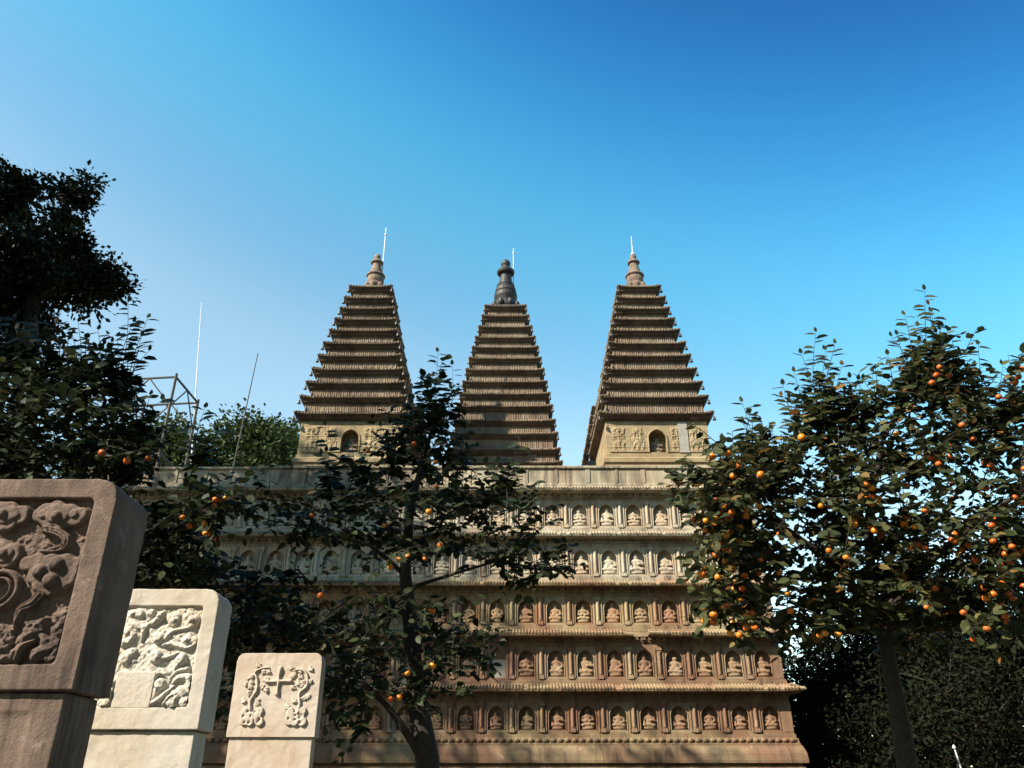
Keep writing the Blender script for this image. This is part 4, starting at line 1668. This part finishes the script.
# --- right persimmon, loaded with fruit
Yr = 8.6
b0 = at(908, 768, Yr)
base_r = (b0.x + .08, Yr, 0)
trr = [([(base_r[0], Yr, -.05), at0(908, 768, Yr), at0(896, 700, Yr), at0(886, 650, Yr), at0(872, 590, Yr), at0(868, 520, Yr), at0(880, 450, Yr), at0(905, 390, Yr)], .115, .014, None),
       ([at0(880, 625, Yr), at0(840, 570, Yr - .3), at0(790, 530, Yr - .5), at0(735, 510, Yr - .6)], .06, .012, at0(880, 625, Yr)),
       ([at0(880, 620, Yr), at0(930, 560, Yr - .2), at0(980, 520, Yr - .3), at0(1040, 480, Yr - .3)], .06, .015, at0(880, 620, Yr)),
       ([at0(870, 540, Yr), at0(840, 470, Yr), at0(822, 410, Yr)], .04, .01, at0(870, 540, Yr)),
       ([at0(885, 630, Yr), at0(950, 600, Yr + .4), at0(1020, 590, Yr + .5)], .05, .012, at0(885, 630, Yr))]
bl_r = [(870, 490, Yr + .2, 1.0, .9, .8, 124), (800, 480, Yr - .2, .75, .8, .65, 78), (750, 500, Yr - .4, .55, .6, .6, 62), (735, 560, Yr - .5, .40, .5, .45, 42), (790, 580, Yr - .3, .6, .6, .45, 62), (850, 590, Yr - .1, .6, .7, .45, 62),
        (915, 430, Yr, .7, .7, .6, 70), (935, 370, Yr, .42, .45, .45, 34), (825, 420, Yr, .40, .45, .4, 26), (760, 455, Yr - .2, .38, .4, .28, 18), (985, 420, Yr, .5, .6, .45, 46), (1010, 500, Yr - .1, .65, .7, .7, 70), (960, 540, Yr - .4, .7, .6, .6, 66),
        (1000, 600, Yr - .2, .65, .6, .4, 46), (1040, 420, Yr, .5, .5, .5, 31), (920, 600, Yr + .2, .7, .7, .5, 78), (870, 560, Yr + .3, .6, .6, .6, 54), (1060, 560, Yr, .6, .6, .8, 46), (700, 480, Yr - .5, .22, .25, .18, 6), (780, 625, Yr - .3, .4, .4, .2, 14)]
sh_r = [(930, 380, 925, 290, Yr, 0), (915, 390, 905, 315, Yr, .1), (945, 390, 940, 330, Yr, 0), (820, 420, 816, 332, Yr, 0), (832, 430, 842, 365, Yr, 0), (805, 440, 794, 372, Yr, 0), (755, 460, 742, 402, Yr - .2, 0), (765, 465, 760, 430, Yr - .2, 0),
        (985, 410, 978, 345, Yr, 0), (965, 400, 960, 352, Yr + .1, 0), (1015, 420, 1020, 370, Yr, 0), (705, 480, 680, 482, Yr - .5, 0), (900, 410, 888, 355, Yr, 0), (860, 430, 858, 380, Yr, 0), (875, 420, 872, 372, Yr, .1), (780, 470, 772, 430, Yr - .2, 0), (845, 420, 850, 378, Yr, 0), (935, 400, 932, 312, Yr - .2, 0), (910, 420, 897, 335, Yr - .2, 0), (822, 440, 826, 350, Yr - .2, 0), (800, 450, 783, 385, Yr - .2, 0), (1000, 430, 1003, 365, Yr - .1, 0), (735, 490, 722, 440, Yr - .4, 0), (955, 420, 952, 340, Yr, 0)]
rf = [(115, 375, 2), (140, 350, 2), (130, 365, 3), (145, 425, 3), (110, 460, 2), (100, 455, 1), (145, 485, 3), (105, 510, 3), (120, 515, 2), (155, 530, 2), (235, 515, 1), (230, 488, 1), (325, 440, 2), (355, 345, 3), (365, 310, 3), (370, 350, 2), (335, 365, 1),
      (400, 240, 1), (430, 487, 1), (463, 480, 1), (448, 508, 1), (500, 410, 2), (515, 425, 2), (490, 393, 1), (510, 237, 2), (525, 325, 2), (455, 160, 1), (480, 142, 2), (570, 380, 2), (555, 378, 1), (600, 295, 1), (595, 465, 2), (565, 470, 1), (575, 525, 2), (505, 518, 1),
      (550, 545, 1), (255, 240, 1), (140, 295, 2), (125, 270, 2), (155, 285, 1), (165, 500, 2), (150, 540, 2), (300, 540, 2), (415, 375, 3), (590, 150, 2), (455, 282, 2), (475, 268, 2), (130, 385, 2), (160, 400, 2), (120, 430, 1), (170, 555, 2), (555, 285, 2), (560, 400, 2)]
rf += [(90, 380, 2), (150, 450, 2), (175, 470, 2), (125, 400, 2), (180, 520, 1), (110, 350, 2), (160, 370, 2), (580, 430, 2), (590, 340, 2), (540, 490, 2), (520, 560, 1), (585, 500, 2), (600, 420, 2), (350, 390, 2), (280, 350, 1), (300, 420, 1), (210, 400, 2), (190, 350, 1), (450, 360, 1), (430, 420, 2), (205, 450, 2), (185, 300, 1), (560, 180, 1), (100, 530, 1)]
fr_r = []
for k, (x, y, n_) in enumerate(rf):
    fr_r.append((640 + x / 1.573, 280 + y / 1.573, Yr - (1.2 if x < 420 else 1.05) + .2 * math.sin(k * 2.1), n_))
broad_tree('persimmon_tree', 'persimmon tree on the right heavy with clusters of orange fruit', base_r, trr, bl_r, sh_r, fr_r, M['leaf_mid'], M['bark'], 23, leaf=.118, per=11)

# --- left persimmon behind the gravestones
Yl = 8.2
b0 = at(60, 700, Yl)
base_l = (b0.x, Yl, 0)
trl = [([(base_l[0], Yl, -.05), at0(60, 700, Yl), at0(66, 620, Yl), at0(72, 540, Yl), at0(85, 460, Yl), at0(105, 400, Yl)], .12, .02, None),
       ([at0(68, 600, Yl), at0(120, 545, Yl - .2), at0(170, 520, Yl - .3), at0(210, 505, Yl - .3)], .05, .01, at0(68, 600, Yl)),
       ([at0(72, 540, Yl), at0(40, 470, Yl - .1), at0(10, 420, Yl)], .05, .012, at0(72, 540, Yl))]
bl_l = [(60, 440, Yl, 1.0, .9, .6, 120), (20, 415, Yl, .7, .8, .5, 60), (100, 385, Yl, .4, .5, .35, 26), (112, 440, Yl, .42, .6, .45, 46), (50, 490, Yl, .95, .9, .5, 115), (150, 520, Yl - .2, .42, .5, .25, 24), (195, 515, Yl - .4, .30, .3, .2, 14),
        (170, 565, Yl, .5, .5, .5, 55), (-30, 450, Yl, .7, .8, .9, 70), (140, 560, Yl + .2, .6, .5, .6, 60), (215, 600, Yl + .8, .5, .5, .5, 50), (225, 660, Yl + .9, .4, .4, .5, 34)]
sh_l = [(115, 390, 128, 302, Yl, 0), (125, 400, 148, 318, Yl, 0), (100, 390, 98, 330, Yl, 0), (80, 390, 78, 322, Yl, 0), (60, 390, 55, 322, Yl, 0), (40, 380, 36, 320, Yl, 0), (20, 370, 14, 318, Yl, 0), (90, 400, 104, 345, Yl, .1), (70, 390, 68, 340, Yl, .1), (48, 380, 44, 330, Yl, .1), (10, 380, 0, 322, Yl, 0), (30, 380, 24, 330, Yl, .1),
        (195, 470, 205, 408, Yl, 0), (140, 430, 150, 395, Yl, 0), (-10, 380, -14, 320, Yl, 0)]
fr_l = [cf_(190, 215, 2, Yl - .6), cf_(205, 212, 2, Yl - .6), cf_(132, 243, 1, Yl - .6), cf_(152, 260, 2, Yl - .6), cf_(165, 268, 2, Yl - .6), cf_(188, 270, 2, Yl - .6), (128, 458, Yl - .7, 1), (148, 456, Yl - .7, 1), (105, 450, Yl - .8, 1)]
broad_tree('persimmon_tree', 'dark persimmon tree on the left with upright leafy shoots behind the gravestones', base_l, trl, bl_l, sh_l, fr_l, M['leaf_dark'], M['bark'], 37, leaf=.118, per=10)

# --- tall fine-leaved tree on the far left
Yf = 12.6
b0 = at(20, 600, Yf)
base_f = (b0.x - .3, Yf, 0)
trf = [([(base_f[0], Yf, -.05), (base_f[0] + .1, Yf, 3.0), at0(20, 420, Yf), at0(30, 330, Yf), at0(40, 260, Yf), at0(25, 200, Yf)], .30, .04, None),
       ([at0(35, 300, Yf), at0(75, 280, Yf - .2), at0(112, 275, Yf - .2)], .07, .015, at0(35, 300, Yf)),
       ([at0(45, 250, Yf), at0(60, 215, Yf), at0(78, 190, Yf)], .05, .012, at0(40, 260, Yf)),
       ([at0(30, 330, Yf), at0(-40, 280, Yf), at0(-80, 240, Yf)], .09, .02, at0(30, 330, Yf))]
bl_f = [(30, 262, Yf, .95, 1.0, .55, 84), (72, 278, Yf, .6, .7, .45, 46), (98, 285, Yf, .30, .35, .28, 20), (4, 205, Yf, .42, .5, .40, 34), (10, 180, Yf, .22, .3, .16, 9), (36, 184, Yf, .14, .2, .10, 5), (58, 189, Yf, .13, .15, .09, 5),
        (76, 197, Yf, .20, .22, .16, 9), (88, 184, Yf, .08, .1, .07, 3), (60, 222, Yf, .22, .3, .20, 10), (78, 246, Yf, .22, .3, .18, 9), (-60, 250, Yf, 1.0, 1.0, 1.2, 70), (116, 268, Yf, .12, .12, .10, 3), (124, 284, Yf, .07, .08, .07, 2),
        (-10, 295, Yf, .9, 1.0, .5, 60), (30, 325, Yf + .3, .40, .6, .40, 20), (-20, 350, Yf + .2, .6, .7, .6, 34)]
fine_tree('broadleaf_tree', 'tall dark fine-leaved tree rising at the left edge above the persimmon', base_f, trf, bl_f, M['leaf_fine'], M['bark'], 5, leaf=.115, per=80, spread=.14)

# --- sunlit trees behind the temple base on the left
for k, (u, v, Y, rw, rh, lab) in enumerate(((165, 440, 36, 2.2, 1.9, 'green tree beyond the temple base, under the steel frame'), (245, 436, 37, 2.4, 1.7, 'green sunlit tree beyond the temple base beside the left pagoda'), (283, 440, 40, 1.4, 1.8, 'darker green tree half hidden behind the left pagoda'), (105, 455, 35, 2.6, 2.4, 'green tree beyond the temple, mostly hidden by the left persimmon'))):
    c = at(u, v, Y)
    bs = (c.x, Y, 0)
    tr_ = [([(c.x, Y, -.1), (c.x + .2, Y, c.z * .5), (c.x, Y, c.z - rh * .6), (c.x + .2, Y, c.z + rh * .4)], .32, .06, None)]
    bb = [(u, v + 30, Y, rw, rw * .8, rh, 60), (u - 22, v + 20, Y, rw * .5, rw * .5, rh * .6, 26), (u + 22, v + 14, Y, rw * .5, rw * .5, rh * .7, 26), (u - 6, v - 2, Y, rw * .5, rw * .5, rh * .5, 22), (u + 16, v, Y, rw * .4, rw * .5, rh * .4, 16), (u, v + 90, Y, rw * 1.1, rw, rh * 1.5, 60)]
    fine_tree('broadleaf_tree', lab, bs, tr_, bb, M['leaf_far'], M['bark_warm'], 60 + k, leaf=.26, per=42, spread=.50, group='trees beyond the temple base', tip=.012)

# --- dark trees at the lower right
for k, (u, v, Y, rw, rh, lab) in enumerate(((862, 650, 19.5, 1.5, 1.3, 'dark spreading tree just right of the temple base corner'), (965, 640, 17.0, 2.0, 1.6, 'dark leafy tree behind the fruit laden persimmon'), (1040, 600, 13.0, 1.6, 2.0, 'dark tree at the right edge behind the persimmon'), (900, 600, 22.0, 1.8, 1.8, 'dark tree set back between the temple base and the persimmon trunk'))):
    c = at(u, v, Y)
    bs = (c.x, Y, 0)
    tr_ = [([(c.x, Y, -.1), (c.x + .1, Y, c.z * .45), (c.x - .1, Y, c.z), (c.x, Y, c.z + rh * .7)], .16, .03, None)]
    bb = [(u, v, Y, rw, rw, rh, 70), (u - 25, v + 20, Y - .3, rw * .6, rw * .6, rh * .6, 40), (u + 30, v + 15, Y - .3, rw * .6, rw * .6, rh * .6, 40), (u, v + 60, Y, rw * 1.1, rw * .9, rh * .8, 60)]
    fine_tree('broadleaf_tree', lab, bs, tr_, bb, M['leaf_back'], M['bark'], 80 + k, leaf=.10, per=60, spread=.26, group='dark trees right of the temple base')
for k, (u, v, Y, rw, rh, lab) in enumerate(((842, 738, 17.6, 1.05, .95, 'dark round shrub against the right corner of the temple base'), (975, 720, 12.4, 1.5, .9, 'wide dark shrub behind the right persimmon trunk'))):
    c = at(u, v, Y)
    tr_ = [([(c.x, Y, -.05), (c.x, Y, c.z * .4), (c.x + .05, Y, c.z)], .06, .02, None)]
    bb = [(u, v, Y, rw, rw * .8, rh, 110), (u, v + 40, Y, rw * 1.1, rw * .8, rh * .8, 90), (u + 20, v + 90, Y, rw * 1.2, rw * .8, rh * .6, 60)]
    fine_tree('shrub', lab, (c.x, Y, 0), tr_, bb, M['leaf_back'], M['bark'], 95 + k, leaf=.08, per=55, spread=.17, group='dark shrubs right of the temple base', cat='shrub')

# --- low trees far behind on the right
for k, (u, v, Y, rw, rh, lab) in enumerate(((825, 720, 26.0, 2.6, 2.2, 'distant dull tree seen low past the right corner of the temple base'), (905, 690, 33.0, 3.4, 2.2, 'distant dull tree low behind the right persimmon trunk'), (1005, 680, 31.0, 3.4, 2.6, 'distant dull tree low at the right edge of the picture'))):
    c = at(u, v, Y)
    tr_ = [([(c.x, Y, -.1), (c.x + .1, Y, c.z * .45), (c.x - .1, Y, c.z), (c.x, Y, c.z + rh * .7)], .2, .04, None)]
    bb = [(u, v, Y, rw, rw * .7, rh, 90), (u, v + 60, Y, rw * 1.2, rw * .8, rh, 80)]
    fine_tree('broadleaf_tree', lab, (c.x, Y, 0), tr_, bb, M['leaf_back'], M['bark'], 180 + k, leaf=.24, per=60, spread=.42, group='low trees far behind on the right')


def unseen_tree(lab, x, y, zc, rx, rz, seed, group, n_=150, sz=1.0):
    """big unseen tree, standing beside or behind the photographer"""
    rg = random.Random(seed)
    t = thing('broadleaf_tree', lab, 'tree', (x, y, 0), group)
    tg = []
    while len(tg) < n_:
        a_ = Vector((rg.uniform(-1, 1), rg.uniform(-1, 1), rg.uniform(-1, 1)))
        if a_.length < 1:
            tg.append(Vector((x + a_.x * rx, y + a_.y * rx, zc + a_.z * rz)))
    tr_ = [([(x, y, -.1), (x + .2, y, zc * .4), (x - .1, y, zc * .75), (x, y, zc + rz * .5)], .28, .06, None)]
    pos, par, rm, ends = grow(tr_, tg, seed, step=.5)
    mb, rad = wood_mesh('trunk', pos, par, rm, tip=.01)
    E = np.repeat(np.array([tuple(pos[e]) for e in ends]), 34, 0)
    off = NP.normal(size=E.shape) * .42 * sz
    U = NP.normal(size=E.shape) * .6 + np.array([0, 0, 1.0])
    link('crown', leaves_mesh('crown', E + off - np.array([x, y, 0]), off + NP.normal(size=E.shape) * .4, U, NP.uniform(.16, .32, len(E)) * sz, NP.uniform(0, 1, len(E)), broad=False), M['leaf_back'], t)
    mb.v = [(a - x, b - y, c) for a, b, c in mb.v]
    obj('trunk', mb, M['bark'], t, smooth=True)


for k, (lab, x, y, zc, rx, rz) in enumerate((('tall yard tree left of the gravestones, crown high above them', -10.6, 4.7, 13.8, 2.1, 2.0), ('very tall yard tree before the left end of the temple base', -16.0, 8.5, 16.3, 3.4, 3.6))):
    unseen_tree(lab, x, y, zc, rx, rz, 300 + k, 'tall trees left of the path', 190)
for k, (lab, x, y, zc, rx, rz) in enumerate((('huge unseen tree straight behind the camera, added to block sky light', 1.0, -9, 12.5, 5.2, 9.5), ('huge unseen tree behind the camera, left of the path, added to block sky light', -8.0, -11, 12.0, 4.6, 9.0), ('huge unseen tree behind the camera, right of the path, added to block sky light', 10.5, -8, 12.5, 5.4, 9.5),
                                              ('unseen tree on the right of the path, back from the persimmon, added to block sky light', 15.0, -0.5, 10.0, 4.4, 8.0), ('unseen tree on the far right beside the persimmon, added to block sky light', 14.5, 5.5, 7.5, 3.4, 5.5), ('unseen tree on the far left, back from the gravestones, added to block sky light', -14.0, -4.5, 5.5, 3.2, 4.2))):
    unseen_tree(lab, x, y, zc, rx, rz, 320 + k, 'unseen trees added to block sky light', 330, 1.6)  # out-of-view trees added to cut the sky fill on the facade

# ------------------------------------------------------------------ steel frame and masts beyond the left end
Ys = 23.5
sf = thing('steel_frame', 'open rusty steel frame tower with braces standing among the left trees', 'steel frame', tuple(Vector((at(163, 400, Ys).x, Ys, 0))))
SV = Vector(sf.location)
zr1, zr2 = at(175, 376, Ys - 1.0).z, at(175, 452, Ys - 1.0).z
cn = [at(176, 377, Ys - 1.05), at(197, 398, Ys + .8), at(146, 398, Ys + 1.0), at(128, 379, Ys - .9)]
ztop = cn[0].z
cn = [Vector((c.x, c.y, ztop)) for c in (at(176, 377, Ys - 1.05), at(199, 397, Ys + .85), at(146, 398, Ys + 1.05), at(124, 379, Ys - .85))]
for c in cn:
    obj('post', MB().tube([Vector((c.x, c.y, 0)) - SV, Vector((c.x, c.y, ztop + .12)) - SV], .045, 8), M['steel'], sf)
def strut(name, a_, b2, r):
    obj(name, MB().tube([a_ - SV, b2 - SV], r, 6), M['steel'], sf)


for lv in (ztop, ztop - 2.6, ztop - 5.2):
    for k in range(4):
        a_, b2 = cn[k].copy(), cn[(k + 1) % 4].copy()
        a_.z = b2.z = lv
        strut('ring_beam', a_, b2, .036)
for k in range(4):
    a_, b2 = cn[k].copy(), cn[(k + 1) % 4].copy()
    m_ = a_.lerp(b2, .5)
    a_.z, b2.z, m_.z = ztop - 1.0, ztop - 1.0, ztop
    strut('brace', a_, m_, .024)
    strut('brace', b2, m_, .024)
    strut('brace', Vector((a_.x, a_.y, ztop - 2.6)), Vector((b2.x, b2.y, ztop - 5.2)), .024)
    strut('brace', Vector((a_.x, a_.y, ztop - 5.2)), Vector((b2.x, b2.y, .1)), .024)
a_, b2 = at(194, 420, 24.5), at(201.5, 303, 24.5)
d = (a_ - b2) / (a_.z - b2.z)
foot = a_ - d * a_.z
mt = thing('lightning_mast', 'thin white mast rising beside the steel frame', 'mast', tuple(foot), 'lightning masts')
mm_ = MB()
mm_.tube([Vector((0, 0, 0)), a_ - foot], [.034, .026], 8)
obj('lower_pole', mm_, M['white_paint'], mt)
mm_ = MB()
mm_.tube([a_ - foot, (a_.lerp(b2, .5)) - foot, b2 - foot], [.024, .020, .012], 8)
obj('upper_pole', mm_, M['white_paint'], mt)
a_, b2 = at(244.5, 415, 28), at(258, 353, 28)
d = (a_ - b2) / (a_.z - b2.z)
foot = a_ - d * a_.z
mt = thing('lightning_mast', 'short dark leaning mast above the trees left of the left pagoda', 'mast', tuple(foot), 'lightning masts')
obj('lower_pole', MB().tube([Vector((0, 0, 0)), a_ - foot], [.03, .025], 8), M['steel'], mt)
obj('upper_pole', MB().tube([a_ - foot, b2 - foot], [.025, .018], 8), M['steel'], mt)

# a thin white post low on the right
pp = at(968, 766, 11.2)
wp = thing('marker_post', 'thin white leaning post in the shade of the right trees', 'post', (pp.x + .1, 11.2, 0))
obj('shaft', MB().tube([(0, 0, 0), (-.22, 0, 2.05)], [.014, .010], 8), M['white_paint'], wp)
obj('cap', MB().lathe([(.02, 0), (.024, .01), (.012, .04), (.002, .05)], (-.222, 0, 2.05), 8), M['white_paint'], wp)
